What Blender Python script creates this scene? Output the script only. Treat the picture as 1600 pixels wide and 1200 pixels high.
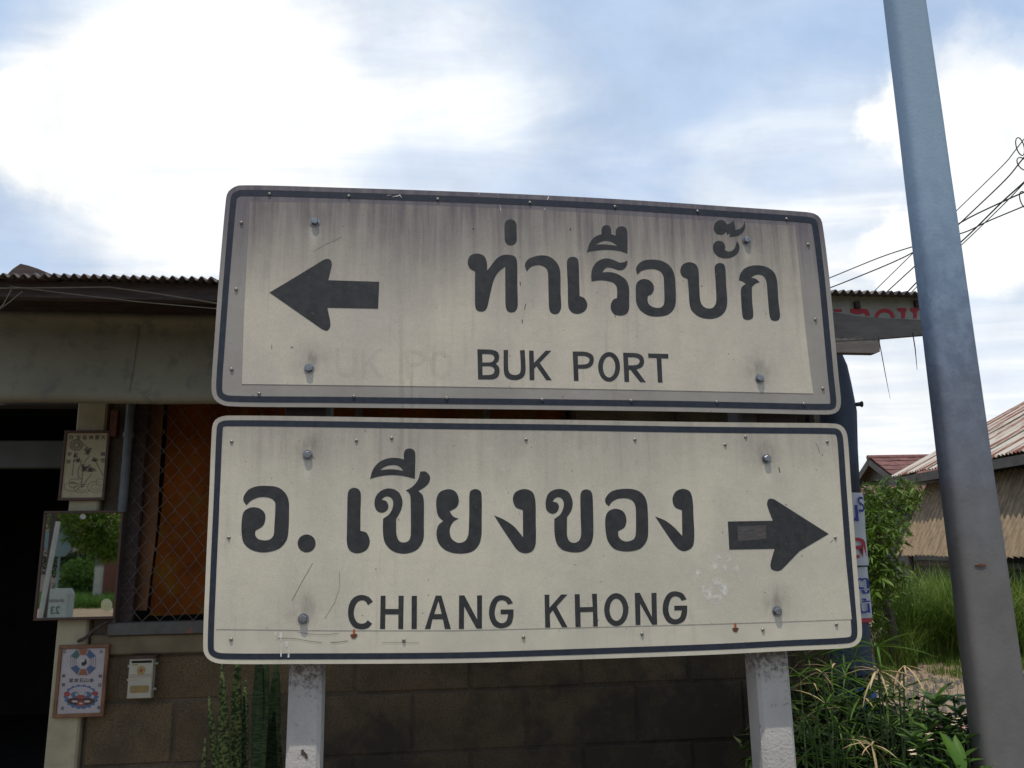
import bpy, bmesh, math, random
from math import radians as rad, sin, cos, pi
from mathutils import Vector, Matrix, noise
from mathutils.geometry import tessellate_polygon
random.seed(7)
R = random.random
def U(a, b): return a + (b - a) * random.random()
S = bpy.context.scene
for o in list(bpy.data.objects): bpy.data.objects.remove(o)

# ------------------------------------------------------------------ camera
FPX = 1250.0
PITCH, ROLL = rad(11.6), rad(0.9)
CAM = Vector((0, 0, 1.55))
R0 = Vector((1, 0, 0)); F0 = Vector((0, cos(PITCH), sin(PITCH))); U0 = Vector((0, -sin(PITCH), cos(PITCH)))
CR = cos(ROLL) * R0 - sin(ROLL) * U0
CU = sin(ROLL) * R0 + cos(ROLL) * U0
cam = bpy.data.cameras.new('camera')
cam.sensor_width = 36; cam.lens = 36 * FPX / 1600; cam.clip_start = 0.05; cam.clip_end = 5000
cam.dof.use_dof = False
camo = bpy.data.objects.new('camera', cam); S.collection.objects.link(camo)
m = Matrix((CR, CU, -F0)).transposed().to_4x4(); m.translation = CAM
camo.matrix_world = m
S.camera = camo

def ray(px, py): return F0 + (px - 800) / FPX * CR - (py - 600) / FPX * CU

# ------------------------------------------------------------------ sun, sky, exposure
SUN_EL, SUN_AZ = rad(72), rad(192)           # azimuth clockwise from +Y
sd = Vector((sin(SUN_AZ) * cos(SUN_EL), cos(SUN_AZ) * cos(SUN_EL), sin(SUN_EL)))
sl = bpy.data.lights.new('sun', 'SUN'); sl.energy = 3.9; sl.angle = rad(0.53); sl.color = (1, .94, .84)
so = bpy.data.objects.new('sun', sl); S.collection.objects.link(so)
so.rotation_euler = sd.to_track_quat('Z', 'Y').to_euler(); so.location = (0, 0, 30)
S.view_settings.view_transform = 'Standard'; S.view_settings.look = 'None'
S.view_settings.gamma = 1; S.view_settings.use_curve_mapping = False
S.view_settings.exposure = -0.4

W = bpy.data.worlds.new('World'); S.world = W; W.use_nodes = True
nt = W.node_tree; nt.nodes.clear()
def N(tree, typ, **kw):
    n = tree.nodes.new(typ)
    for k, v in kw.items():
        if k.startswith('i_'):
            n.inputs[int(k[2:])].default_value = v
        else: setattr(n, k, v)
    return n
def math_node(tree, op, a, b=None, clamp=False):
    n = tree.nodes.new('ShaderNodeMath'); n.operation = op; n.use_clamp = clamp
    for i, v in enumerate((a, b)):
        if v is None: continue
        if isinstance(v, (int, float)): n.inputs[i].default_value = v
        else: tree.links.new(v, n.inputs[i])
    return n.outputs[0]
def vmath(tree, op, a, b):
    n = tree.nodes.new('ShaderNodeVectorMath'); n.operation = op
    for i, v in enumerate((a, b)):
        if v is None: continue
        if isinstance(v, (tuple, list, Vector)): n.inputs[i].default_value = tuple(v)
        else: tree.links.new(v, n.inputs[i])
    return n.outputs['Value'] if op in ('DOT_PRODUCT', 'LENGTH', 'DISTANCE') else n.outputs[0]
sky = N(nt, 'ShaderNodeTexSky'); sky.sky_type = 'NISHITA'; sky.sun_disc = False
sky.sun_elevation = SUN_EL; sky.sun_rotation = SUN_AZ
sky.air_density = 1.4; sky.dust_density = 3.0
tc = N(nt, 'ShaderNodeTexCoord'); gen = tc.outputs['Generated']
n1 = N(nt, 'ShaderNodeTexNoise'); n1.inputs['Scale'].default_value = 2.6; n1.inputs['Detail'].default_value = 7; n1.inputs['Roughness'].default_value = .6
nt.links.new(gen, n1.inputs['Vector'])
n2 = N(nt, 'ShaderNodeTexNoise'); n2.inputs['Scale'].default_value = 9; n2.inputs['Detail'].default_value = 8; n2.inputs['Roughness'].default_value = .6
nt.links.new(gen, n2.inputs['Vector'])
def warp(nz, amt):
    v = vmath(nt, 'SUBTRACT', nz.outputs['Color'], (.5, .5, .5))
    s = nt.nodes.new('ShaderNodeVectorMath'); s.operation = 'SCALE'; nt.links.new(v, s.inputs[0]); s.inputs['Scale'].default_value = amt
    a = vmath(nt, 'ADD', gen, s.outputs[0])
    k = nt.nodes.new('ShaderNodeVectorMath'); k.operation = 'NORMALIZE'; nt.links.new(a, k.inputs[0])
    return k.outputs[0]
wsoft, wsharp = warp(n1, .20), warp(n2, .11)
def lobe(px, py, r0, r1, amp, w):
    d = ray(px, py).normalized()
    dt = vmath(nt, 'DOT_PRODUCT', w, d)
    mr = N(nt, 'ShaderNodeMapRange'); mr.interpolation_type = 'SMOOTHSTEP'
    nt.links.new(dt, mr.inputs[0]); mr.inputs[1].default_value = cos(r1); mr.inputs[2].default_value = cos(r0)
    mr.inputs[3].default_value = 0; mr.inputs[4].default_value = amp
    return mr.outputs[0]
def add_all(l):
    a = l[0]
    for b in l[1:]: a = math_node(nt, 'ADD', a, b)
    return a
soft = add_all([lobe(320, 215, .0, .24, .85, wsoft), lobe(180, 60, .0, .2, .16, wsoft), lobe(520, 100, .0, .32, .26, wsoft), lobe(640, 280, .0, .26, .25, wsoft),
                lobe(1260, 300, .02, .16, .35, wsoft), lobe(1480, 560, .04, .3, .42, wsoft), lobe(900, 330, .02, .3, .22, wsoft)])
sharp = add_all([lobe(55, 212, .01, .085, .8, wsharp), lobe(1520, 165, .03, .105, .85, wsharp), lobe(1400, 175, .005, .05, .7, wsharp), lobe(1600, 240, .03, .11, .6, wsharp),
                 lobe(1425, 400, .02, .065, .75, wsharp), lobe(1545, 350, .02, .085, .7, wsharp)])
gcov = N(nt, 'ShaderNodeMapRange'); gcov.interpolation_type = 'SMOOTHSTEP'
nt.links.new(n1.outputs['Fac'], gcov.inputs[0]); gcov.inputs[1].default_value = .42; gcov.inputs[2].default_value = .72; gcov.inputs[3].default_value = 0.05; gcov.inputs[4].default_value = .16
sep = N(nt, 'ShaderNodeSeparateXYZ'); nt.links.new(gen, sep.inputs[0])
zc = math_node(nt, 'MAXIMUM', sep.outputs[2], .06)
cx = N(nt, 'ShaderNodeCombineXYZ'); nt.links.new(math_node(nt, 'DIVIDE', sep.outputs[0], zc), cx.inputs[0]); nt.links.new(math_node(nt, 'DIVIDE', sep.outputs[1], zc), cx.inputs[1])
mpc = N(nt, 'ShaderNodeMapping'); mpc.inputs['Rotation'].default_value = (0, 0, rad(-38)); mpc.inputs['Scale'].default_value = (.8, 1.9, 1); nt.links.new(cx.outputs[0], mpc.inputs['Vector'])
n3 = N(nt, 'ShaderNodeTexNoise'); n3.inputs['Scale'].default_value = 1.1; n3.inputs['Detail'].default_value = 9; n3.inputs['Roughness'].default_value = .58; n3.inputs['Distortion'].default_value = .6
nt.links.new(mpc.outputs[0], n3.inputs['Vector'])
cir = N(nt, 'ShaderNodeMapRange'); cir.interpolation_type = 'SMOOTHSTEP'; nt.links.new(n3.outputs['Fac'], cir.inputs[0]); cir.inputs[1].default_value = .36; cir.inputs[2].default_value = .78; cir.inputs[3].default_value = 0; cir.inputs[4].default_value = .34
cfade = N(nt, 'ShaderNodeMapRange'); cfade.interpolation_type = 'SMOOTHSTEP'; nt.links.new(sep.outputs[2], cfade.inputs[0]); cfade.inputs[1].default_value = .12; cfade.inputs[2].default_value = .42
lowh = N(nt, 'ShaderNodeMapRange'); lowh.interpolation_type = 'SMOOTHSTEP'; nt.links.new(sep.outputs[2], lowh.inputs[0]); lowh.inputs[1].default_value = .5; lowh.inputs[2].default_value = .0; lowh.inputs[3].default_value = 0; lowh.inputs[4].default_value = .42
softm = math_node(nt, 'MULTIPLY', soft, math_node(nt, 'ADD', math_node(nt, 'MULTIPLY', n3.outputs['Fac'], 1.5), .25))
fac = math_node(nt, 'ADD', math_node(nt, 'ADD', math_node(nt, 'ADD', softm, sharp), math_node(nt, 'ADD', gcov.outputs[0], lowh.outputs[0])), math_node(nt, 'MULTIPLY', cir.outputs[0], cfade.outputs[0]), clamp=True)
fac = math_node(nt, 'POWER', fac, 1.35)
skt = N(nt, 'ShaderNodeMix'); skt.data_type = 'RGBA'; skt.blend_type = 'MULTIPLY'; skt.inputs[0].default_value = 1
nt.links.new(sky.outputs[0], skt.inputs[6]); skt.inputs[7].default_value = (1.0, .96, 1.04, 1)
b1 = N(nt, 'ShaderNodeBackground'); b1.inputs['Strength'].default_value = 0.15; nt.links.new(skt.outputs[2], b1.inputs[0])
ccol = N(nt, 'ShaderNodeMix'); ccol.data_type = 'RGBA'
nt.links.new(fac, ccol.inputs[0]); ccol.inputs[6].default_value = (.64, .86, 1.20, 1); ccol.inputs[7].default_value = (1.40, 1.42, 1.42, 1)
b2 = N(nt, 'ShaderNodeBackground'); b2.inputs['Strength'].default_value = 1.0; shd = N(nt, 'ShaderNodeMapRange'); nt.links.new(n2.outputs['Fac'], shd.inputs[0]); shd.inputs[1].default_value = .35; shd.inputs[2].default_value = .6; shd.inputs[3].default_value = .92; shd.inputs[4].default_value = 1.03
shc = nt.nodes.new('ShaderNodeVectorMath'); shc.operation = 'SCALE'; nt.links.new(ccol.outputs[2], shc.inputs[0]); nt.links.new(shd.outputs[0], shc.inputs['Scale']); nt.links.new(shc.outputs[0], b2.inputs[0])
hz_ = N(nt, 'ShaderNodeMapRange'); nt.links.new(fac, hz_.inputs[0]); hz_.inputs[3].default_value = .82; hz_.inputs[4].default_value = 1
mxs = N(nt, 'ShaderNodeMixShader'); nt.links.new(hz_.outputs[0], mxs.inputs[0]); nt.links.new(b1.outputs[0], mxs.inputs[1]); nt.links.new(b2.outputs[0], mxs.inputs[2])
wo = N(nt, 'ShaderNodeOutputWorld'); nt.links.new(mxs.outputs[0], wo.inputs[0])

# ------------------------------------------------------------------ frames: planes parallel to the house front
A = rad(6.6)
FU, FV = Vector((cos(A), sin(A), 0)), Vector((-sin(A), cos(A), 0))
class Frame:
    def __init__(s, D): s.D = D; s.O = Vector((0, D, 0))
    def at(s, px, py, y=0):                       # -> local (x, z) on the plane local-y = y
        r = ray(px, py); t = ((s.O + y * FV - CAM).dot(FV)) / r.dot(FV)
        P = CAM + r * t - s.O
        return P.dot(FU), P.z
    def world(s, x, y, z): return s.O + FU * x + FV * y + Vector((0, 0, z))
SG, HS = Frame(2.6), Frame(4.5)
def G(px, py, dist): r = ray(px, py); return CAM + r * (dist / r.y)
def ground(px, py): r = ray(px, py); return CAM + r * (-CAM.z / r.z)

# ------------------------------------------------------------------ object helpers
def link(o, parent=None):
    S.collection.objects.link(o)
    if parent is not None: o.parent = parent
    return o
def tag(o, label=None, cat=None, group=None, kind=None):
    if label: o['label'] = label
    if cat: o['category'] = cat
    if group: o['group'] = group
    if kind: o['kind'] = kind
    return o
def empty(name, loc=(0, 0, 0), rz=0, parent=None):
    o = bpy.data.objects.new(name, None); o.location = loc; o.rotation_euler = (0, 0, rz); o.empty_display_size = .1
    return link(o, parent)
class MB:
    def __init__(s): s.v = []; s.f = []
    def add(s, vs, fs):
        b = len(s.v); s.v += [tuple(v) for v in vs]; s.f += [tuple(b + i for i in f) for f in fs]; return s
    def box(s, x0, x1, y0, y1, z0, z1, c=0):
        if c <= 0:
            s.add([(x, y, z) for x in (x0, x1) for y in (y0, y1) for z in (z0, z1)],
                  [(0, 1, 3, 2), (4, 6, 7, 5), (0, 4, 5, 1), (2, 3, 7, 6), (0, 2, 6, 4), (1, 5, 7, 3)])
        else:                                     # chamfered towards -y
            f = [(x0 + c, y0, z0 + c), (x1 - c, y0, z0 + c), (x1 - c, y0, z1 - c), (x0 + c, y0, z1 - c)]
            g = [(x0, y0 + c, z0), (x1, y0 + c, z0), (x1, y0 + c, z1), (x0, y0 + c, z1)]
            h = [(x0, y1, z0), (x1, y1, z0), (x1, y1, z1), (x0, y1, z1)]
            fs = [(0, 1, 2, 3), (11, 10, 9, 8)]
            for k in range(4):
                n = (k + 1) % 4; fs += [(4 + k, 4 + n, n, k), (8 + k, 8 + n, 4 + n, 4 + k)]
            s.add(f + g + h, fs)
        return s
    def tube(s, pts, r, n=8, cap=True):
        pts = [Vector(p) for p in pts]; rs = r if isinstance(r, (list, tuple)) else [r] * len(pts)
        vs = []; fs = []; prev = None
        for i, p in enumerate(pts):
            d = (pts[min(i + 1, len(pts) - 1)] - pts[max(i - 1, 0)]).normalized()
            if prev is None:
                a = d.orthogonal().normalized()
            else:
                a = (prev - d * prev.dot(d)).normalized()
            prev = a; b = d.cross(a)
            for k in range(n):
                t = 2 * pi * k / n; vs.append(p + (a * cos(t) + b * sin(t)) * rs[i])
        for i in range(len(pts) - 1):
            for k in range(n):
                q = (k + 1) % n; fs.append((i * n + k, i * n + q, (i + 1) * n + q, (i + 1) * n + k))
        if cap: fs += [tuple(range(n - 1, -1, -1)), tuple((len(pts) - 1) * n + k for k in range(n))]
        return s.add(vs, fs)
    def prism(s, loops, yf, yb, back=False):      # loops [(x,z)...] facing -y
        tri = tessellate_polygon([[Vector((x, z, 0)) for x, z in l] for l in loops])
        flat = [p for l in loops for p in l]
        vs = [(x, yf, z) for x, z in flat]; fs = []
        for t in tri:
            a, b, c = (Vector((flat[i][0], flat[i][1], 0)) for i in t)
            fs.append(tuple(t) if (b - a).cross(c - a).z > 0 else (t[0], t[2], t[1]))
        n = len(flat)
        vs += [(x, yb, z) for x, z in flat]
        if back: fs += [(f[2] + n, f[1] + n, f[0] + n) for f in list(fs)]
        o = 0
        for li, l in enumerate(loops):
            k = len(l)
            ar = sum(l[i][0] * l[(i + 1) % k][1] - l[(i + 1) % k][0] * l[i][1] for i in range(k))
            ccw = ar > 0
            if li > 0: ccw = not ccw if False else ccw
            for i in range(k):
                j = (i + 1) % k
                q = (o + i, o + i + n, o + j + n, o + j)
                if (li == 0) != ccw: q = q[::-1]
                fs.append(q)
            o += k
        return s.add(vs, fs)
    def mesh(s, name, m=None, smooth=False):
        me = bpy.data.meshes.new(name); me.from_pydata(s.v, [], s.f); me.update()
        if m: me.materials.append(m)
        if smooth: me.polygons.foreach_set('use_smooth', [True] * len(me.polygons))
        return me
    def build(s, name, m=None, parent=None, smooth=False, loc=None, rot=None):
        o = bpy.data.objects.new(name, s.mesh(name, m, smooth)); link(o, parent)
        if loc is not None: o.location = loc
        if rot is not None: o.rotation_euler = rot
        return o
def inst(name, me, parent=None, mat4=None, loc=None):
    o = bpy.data.objects.new(name, me); link(o, parent)
    if mat4 is not None: o.matrix_local = mat4
    if loc is not None: o.location = loc
    return o

# ------------------------------------------------------------------ materials
MATS = {}
def mat(name, c1, c2=None, scale=6, rough=.8, bump=0, bscale=60, stretch=(1, 1, 1), metal=0, lo=.35, hi=.65, detail=6, c3=None, s3=30, t3=(.6, .7), coat=0, rand=0, spec=None, trans=0):
    if name in MATS: return MATS[name]
    m = bpy.data.materials.new(name); m.use_nodes = True; t = m.node_tree; MATS[name] = m
    p = t.nodes['Principled BSDF']; p.inputs['Roughness'].default_value = rough; p.inputs['Metallic'].default_value = metal
    if trans and spec is None: spec = .22
    if spec is not None: p.inputs['Specular IOR Level'].default_value = spec
    p.inputs['Base Color'].default_value = (*c1, 1)
    tcn = t.nodes.new('ShaderNodeTexCoord')
    mp = t.nodes.new('ShaderNodeMapping'); mp.inputs['Scale'].default_value = stretch
    t.links.new(tcn.outputs['Object'], mp.inputs['Vector'])
    out = None
    if c2:
        nz = t.nodes.new('ShaderNodeTexNoise'); nz.inputs['Scale'].default_value = scale; nz.inputs['Detail'].default_value = detail; nz.inputs['Roughness'].default_value = .65
        t.links.new(mp.outputs[0], nz.inputs['Vector'])
        mr = t.nodes.new('ShaderNodeMapRange'); t.links.new(nz.outputs['Fac'], mr.inputs[0]); mr.inputs[1].default_value = lo; mr.inputs[2].default_value = hi
        mx = t.nodes.new('ShaderNodeMix'); mx.data_type = 'RGBA'; t.links.new(mr.outputs[0], mx.inputs[0])
        mx.inputs[6].default_value = (*c1, 1); mx.inputs[7].default_value = (*c2, 1); out = mx.outputs[2]
        if c3:
            nz = t.nodes.new('ShaderNodeTexNoise'); nz.inputs['Scale'].default_value = s3; nz.inputs['Detail'].default_value = 8; nz.inputs['Roughness'].default_value = .7
            t.links.new(mp.outputs[0], nz.inputs['Vector'])
            mr = t.nodes.new('ShaderNodeMapRange'); t.links.new(nz.outputs['Fac'], mr.inputs[0]); mr.inputs[1].default_value = t3[0]; mr.inputs[2].default_value = t3[1]
            mx = t.nodes.new('ShaderNodeMix'); mx.data_type = 'RGBA'; t.links.new(mr.outputs[0], mx.inputs[0])
            t.links.new(out, mx.inputs[6]); mx.inputs[7].default_value = (*c3, 1); out = mx.outputs[2]
    if rand:
        oi = t.nodes.new('ShaderNodeObjectInfo'); hs = t.nodes.new('ShaderNodeHueSaturation')
        mr = t.nodes.new('ShaderNodeMapRange'); t.links.new(oi.outputs['Random'], mr.inputs[0]); mr.inputs[3].default_value = 1 - rand; mr.inputs[4].default_value = 1 + rand
        t.links.new(mr.outputs[0], hs.inputs['Value'])
        if out: t.links.new(out, hs.inputs['Color'])
        else: hs.inputs['Color'].default_value = (*c1, 1)
        out = hs.outputs[0]
    if out: t.links.new(out, p.inputs['Base Color'])
    if trans:
        tr = t.nodes.new('ShaderNodeBsdfTranslucent'); ms = t.nodes.new('ShaderNodeMixShader'); ms.inputs[0].default_value = trans
        if out: t.links.new(out, tr.inputs['Color'])
        else: tr.inputs['Color'].default_value = (*c1, 1)
        t.links.new(p.outputs[0], ms.inputs[1]); t.links.new(tr.outputs[0], ms.inputs[2]); t.links.new(ms.outputs[0], t.nodes['Material Output'].inputs[0])
    if bump:
        nb = t.nodes.new('ShaderNodeTexNoise'); nb.inputs['Scale'].default_value = bscale; nb.inputs['Detail'].default_value = 6; nb.inputs['Roughness'].default_value = .7
        t.links.new(mp.outputs[0], nb.inputs['Vector'])
        bp = t.nodes.new('ShaderNodeBump'); bp.inputs['Strength'].default_value = bump; bp.inputs['Distance'].default_value = .01
        t.links.new(nb.outputs['Fac'], bp.inputs['Height']); t.links.new(bp.outputs[0], p.inputs['Normal'])
    return m
M_black = mat('sign_black_film', (.022, .023, .024), (.040, .040, .040), 30, rough=.6, spec=.3, bump=.05, bscale=300, c3=(.10, .095, .085), s3=90, t3=(.63, .70))
M_navy = mat('sign_border_film', (.014, .018, .030), (.026, .03, .042), 40, rough=.6, spec=.3, c3=(.2, .2, .2), s3=60, t3=(.72, .78))
M_steel = mat('bolt_steel', (.30, .31, .32), (.16, .16, .16), 60, rough=.38, metal=.85)
M_rivet = mat('rivet_aluminium', (.38, .36, .32), (.2, .18, .16), 80, rough=.4, metal=.7)
M_rust = mat('rust', (.16, .05, .02), (.07, .03, .02), 50, rough=.95)
M_post = mat('painted_concrete_post', (.40, .37, .335), (.50, .465, .42), 5, rough=.9, bump=.5, bscale=90, c3=(.17, .15, .13), s3=42, t3=(.60, .70))
M_block = mat('concrete_block_stone', (.14, .092, .042), (.215, .15, .075), 3.5, rough=.97, bump=1.0, bscale=110, c3=(.075, .055, .034), s3=95, t3=(.48, .62), rand=.14)
M_mortar = mat('mortar', (.10, .075, .048), (.14, .105, .07), 12, rough=1, bump=.8, bscale=90)
M_render = mat('wall_render', (.15, .11, .06), (.21, .16, .09), 5, rough=.95, bump=.5, bscale=80)
M_pillar = mat('cream_painted_pillar', (.40, .35, .22), (.31, .26, .16), 7, rough=.85, bump=.25, bscale=60, c3=(.16, .12, .08), s3=14, t3=(.62, .72))
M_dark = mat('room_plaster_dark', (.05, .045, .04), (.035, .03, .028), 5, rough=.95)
M_woodd = mat('dark_weathered_wood', (.085, .055, .045), (.045, .03, .028), 8, stretch=(1, 8, 8), rough=.85, bump=.3, bscale=60)
M_lintel = mat('grey_green_lintel', (.085, .085, .07), (.065, .065, .055), 6, rough=.8)
M_tarp = mat('olive_canvas', (.17, .155, .105), (.235, .215, .15), 1.2, rough=.9, bump=.35, bscale=14, c3=(.12, .12, .095), s3=9, t3=(.5, .7))
M_frame = mat('window_frame_paint', (.10, .10, .085), (.075, .065, .05), 14, rough=.7, c3=(.2, .09, .05), s3=18, t3=(.6, .68))
M_pvc = mat('pvc_pipe_grey', (.12, .13, .135), (.08, .085, .09), 9, rough=.6)
M_mesh = mat('galvanised_wire', (.075, .06, .05), (.15, .12, .10), 30, rough=.6, metal=.5)
M_curtain = mat('rust_orange_cloth', (.33, .085, .010), (.17, .045, .008), 3.2, rough=.95, c3=(.22, .12, .015), s3=5, t3=(.5, .66), bump=.4, bscale=25, trans=.25)
M_curtain2 = mat('tan_cloth', (.26, .12, .05), (.18, .08, .035), 6, rough=.95)
M_roof = mat('grey_corrugated_sheet', (.12, .105, .10), (.19, .15, .13), 4, rough=.85, c3=(.22, .10, .06), s3=7, t3=(.55, .7), bump=.2)
M_rusty = mat('rusty_corrugated_iron', (.40, .37, .31), (.46, .42, .35), 3, rough=.75, stretch=(2.2, .25, .25), c3=(.15, .042, .022), s3=1.3, t3=(.46, .54), bump=.1, bscale=30)
M_fibre = mat('weathered_fibre_sheet', (.33, .24, .145), (.17, .125, .085), 5, rough=.95, stretch=(6, 1, 1), c3=(.30, .22, .14), s3=9, t3=(.55, .7), bump=.3)
M_tile = mat('red_roof_tile', (.17, .065, .05), (.10, .045, .04), 9, rough=.85, rand=.2, c3=(.4, .25, .2), s3=15, t3=(.6, .7))
M_gable = mat('grey_gable_board', (.15, .125, .105), (.10, .085, .075), 6, rough=.9)
M_pole = mat('utility_pole_concrete', (.145, .165, .225), (.20, .225, .29), 14, rough=.9, bump=.6, bscale=70, c3=(.10, .105, .13), s3=26, t3=(.5, .64), stretch=(1, 1, .6))
M_polelow = mat('pole_lower_grey', (.20, .185, .17), (.16, .15, .145), 5, rough=.85, bump=.15, bscale=60)
M_cable = mat('black_cable', (.015, .015, .018), rough=.6)
M_fascia = mat('dirty_white_board', (.36, .34, .28), (.28, .26, .22), 5, rough=.8, c3=(.2, .18, .15), s3=20, t3=(.6, .7))
M_red = mat('red_print', (.42, .03, .04), (.34, .03, .035), 20, rough=.7)
M_beam = mat('grey_brown_beam', (.17, .145, .125), (.11, .095, .085), 6, stretch=(1, 5, 5), rough=.85, bump=.2)
M_navyt = mat('navy_tarp', (.022, .032, .055), (.04, .05, .08), 3, rough=.75, bump=.5, bscale=12)
M_vinyl = mat('white_vinyl_banner', (.50, .49, .50), (.38, .37, .38), 5, rough=.6, bump=.3, bscale=10)
M_blue = mat('blue_print', (.02, .03, .22), rough=.6)
M_lblue = mat('light_blue_vinyl', (.05, .22, .5), (.04, .1, .3), 8, rough=.6)
M_white = mat('white_plastic', (.44, .40, .30), (.38, .34, .26), 8, rough=.5, c3=(.4, .36, .28), s3=30, t3=(.62, .7))
M_slot = mat('black_slot', (.01, .008, .008), rough=.9)
M_yel = mat('yellow_print', (.36, .25, .07), (.30, .19, .06), 60, rough=.6)
M_brownp = mat('brown_window', (.30, .20, .06), (.22, .15, .05), 20, rough=.5)
M_paper1 = mat('cream_enamel', (.40, .34, .20), (.33, .27, .16), 7, rough=.6)
M_paper2 = mat('pinkish_paper', (.42, .37, .35), (.36, .31, .30), 7, rough=.6)
M_ink = mat('ink_black', (.03, .025, .02), rough=.7)
M_frwood = mat('orange_brown_wood', (.22, .10, .04), (.13, .06, .03), 14, rough=.6)
M_frdark = mat('dark_brown_wood', (.08, .035, .02), (.05, .025, .018), 14, rough=.6)
M_pblue = mat('poster_blue', (.08, .13, .22), (.07, .10, .17), 40, rough=.6)
M_pgreen = mat('poster_green', (.07, .14, .13), rough=.6)
M_porange = mat('poster_orange', (.32, .12, .05), (.26, .10, .05), 60, rough=.6)
M_pred = mat('poster_red', (.28, .055, .04), rough=.6)
M_pwhite = mat('poster_white', (.42, .39, .34), rough=.6)
M_mirror = mat('mirror_glass', (.58, .60, .55), rough=.015, metal=1)
M_string = mat('pale_cord', (.20, .17, .12), (.15, .13, .09), 30, rough=.9)
M_leafm = mat('mango_leaf', (.05, .11, .012), (.17, .23, .03), 2.2, rough=.42, rand=.35, trans=.3)
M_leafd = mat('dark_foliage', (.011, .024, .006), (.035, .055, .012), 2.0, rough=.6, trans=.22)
M_leafl = mat('lawn_foliage', (.06, .13, .02), (.10, .19, .03), 1.2, rough=.6, trans=.3)
M_grass = mat('tall_grass', (.06, .135, .018), (.17, .22, .04), 1.6, rough=.6, trans=.35)
M_sedge = mat('sedge_leaf', (.055, .125, .016), (.13, .20, .03), 3, rough=.45, rand=.35, trans=.3)
M_dry = mat('dry_sedge_leaf', (.42, .31, .17), (.32, .22, .11), 9, rough=.8, rand=.2)
M_stem = mat('green_stem', (.04, .08, .02), (.06, .09, .03), 5, rough=.6)
M_bark = mat('bark', (.10, .075, .055), (.06, .045, .035), 12, rough=.95, bump=.8, bscale=40)
M_yard = mat('yard_bounce_brown', (.11, .082, .055), (.15, .11, .075), 3, rough=.95, bump=.5, bscale=120)
M_soil = mat('laterite_soil', (.29, .205, .135), (.19, .135, .09), 2.4, rough=1, bump=.5, bscale=14, c3=(.42, .30, .19), s3=5, t3=(.55, .7))
M_ground = mat('grassy_ground', (.07, .09, .03), (.13, .10, .055), .7, rough=1, bump=.5, bscale=9, c3=(.05, .08, .02), s3=4, t3=(.5, .6))
M_snake = mat('snake_plant_leaf', (.009, .018, .006), (.065, .085, .028), 75, rough=.8, spec=.15, stretch=(1, 1, 1.4), lo=.47, hi=.55, bump=.1)
M_snaked = mat('snake_plant_leaf_banded', (.008, .016, .007), (.022, .036, .014), 30, rough=.85, spec=.12, stretch=(1, 1, 6), lo=.45, hi=.55)
M_euph = mat('euphorbia_leaf', (.045, .10, .018), (.09, .15, .03), 8, rough=.45, rand=.4, trans=.2)
M_flow = mat('cream_petal', (.75, .62, .42), rough=.6)
M_flowp = mat('pink_petal', (.75, .38, .34), rough=.6)
M_brick = mat('red_brick_wall', (.20, .06, .04), (.14, .07, .05), 9, rough=.95, bump=.5)
M_grey = mat('galvanised_sheet', (.26, .33, .36), (.20, .26, .29), 3, rough=.6)
M_pink = mat('pinkish_plaster', (.5, .36, .32), (.42, .3, .27), 2, rough=.9)
M_scr = mat('scratch_dark', (.12, .10, .08), rough=.9)

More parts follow.
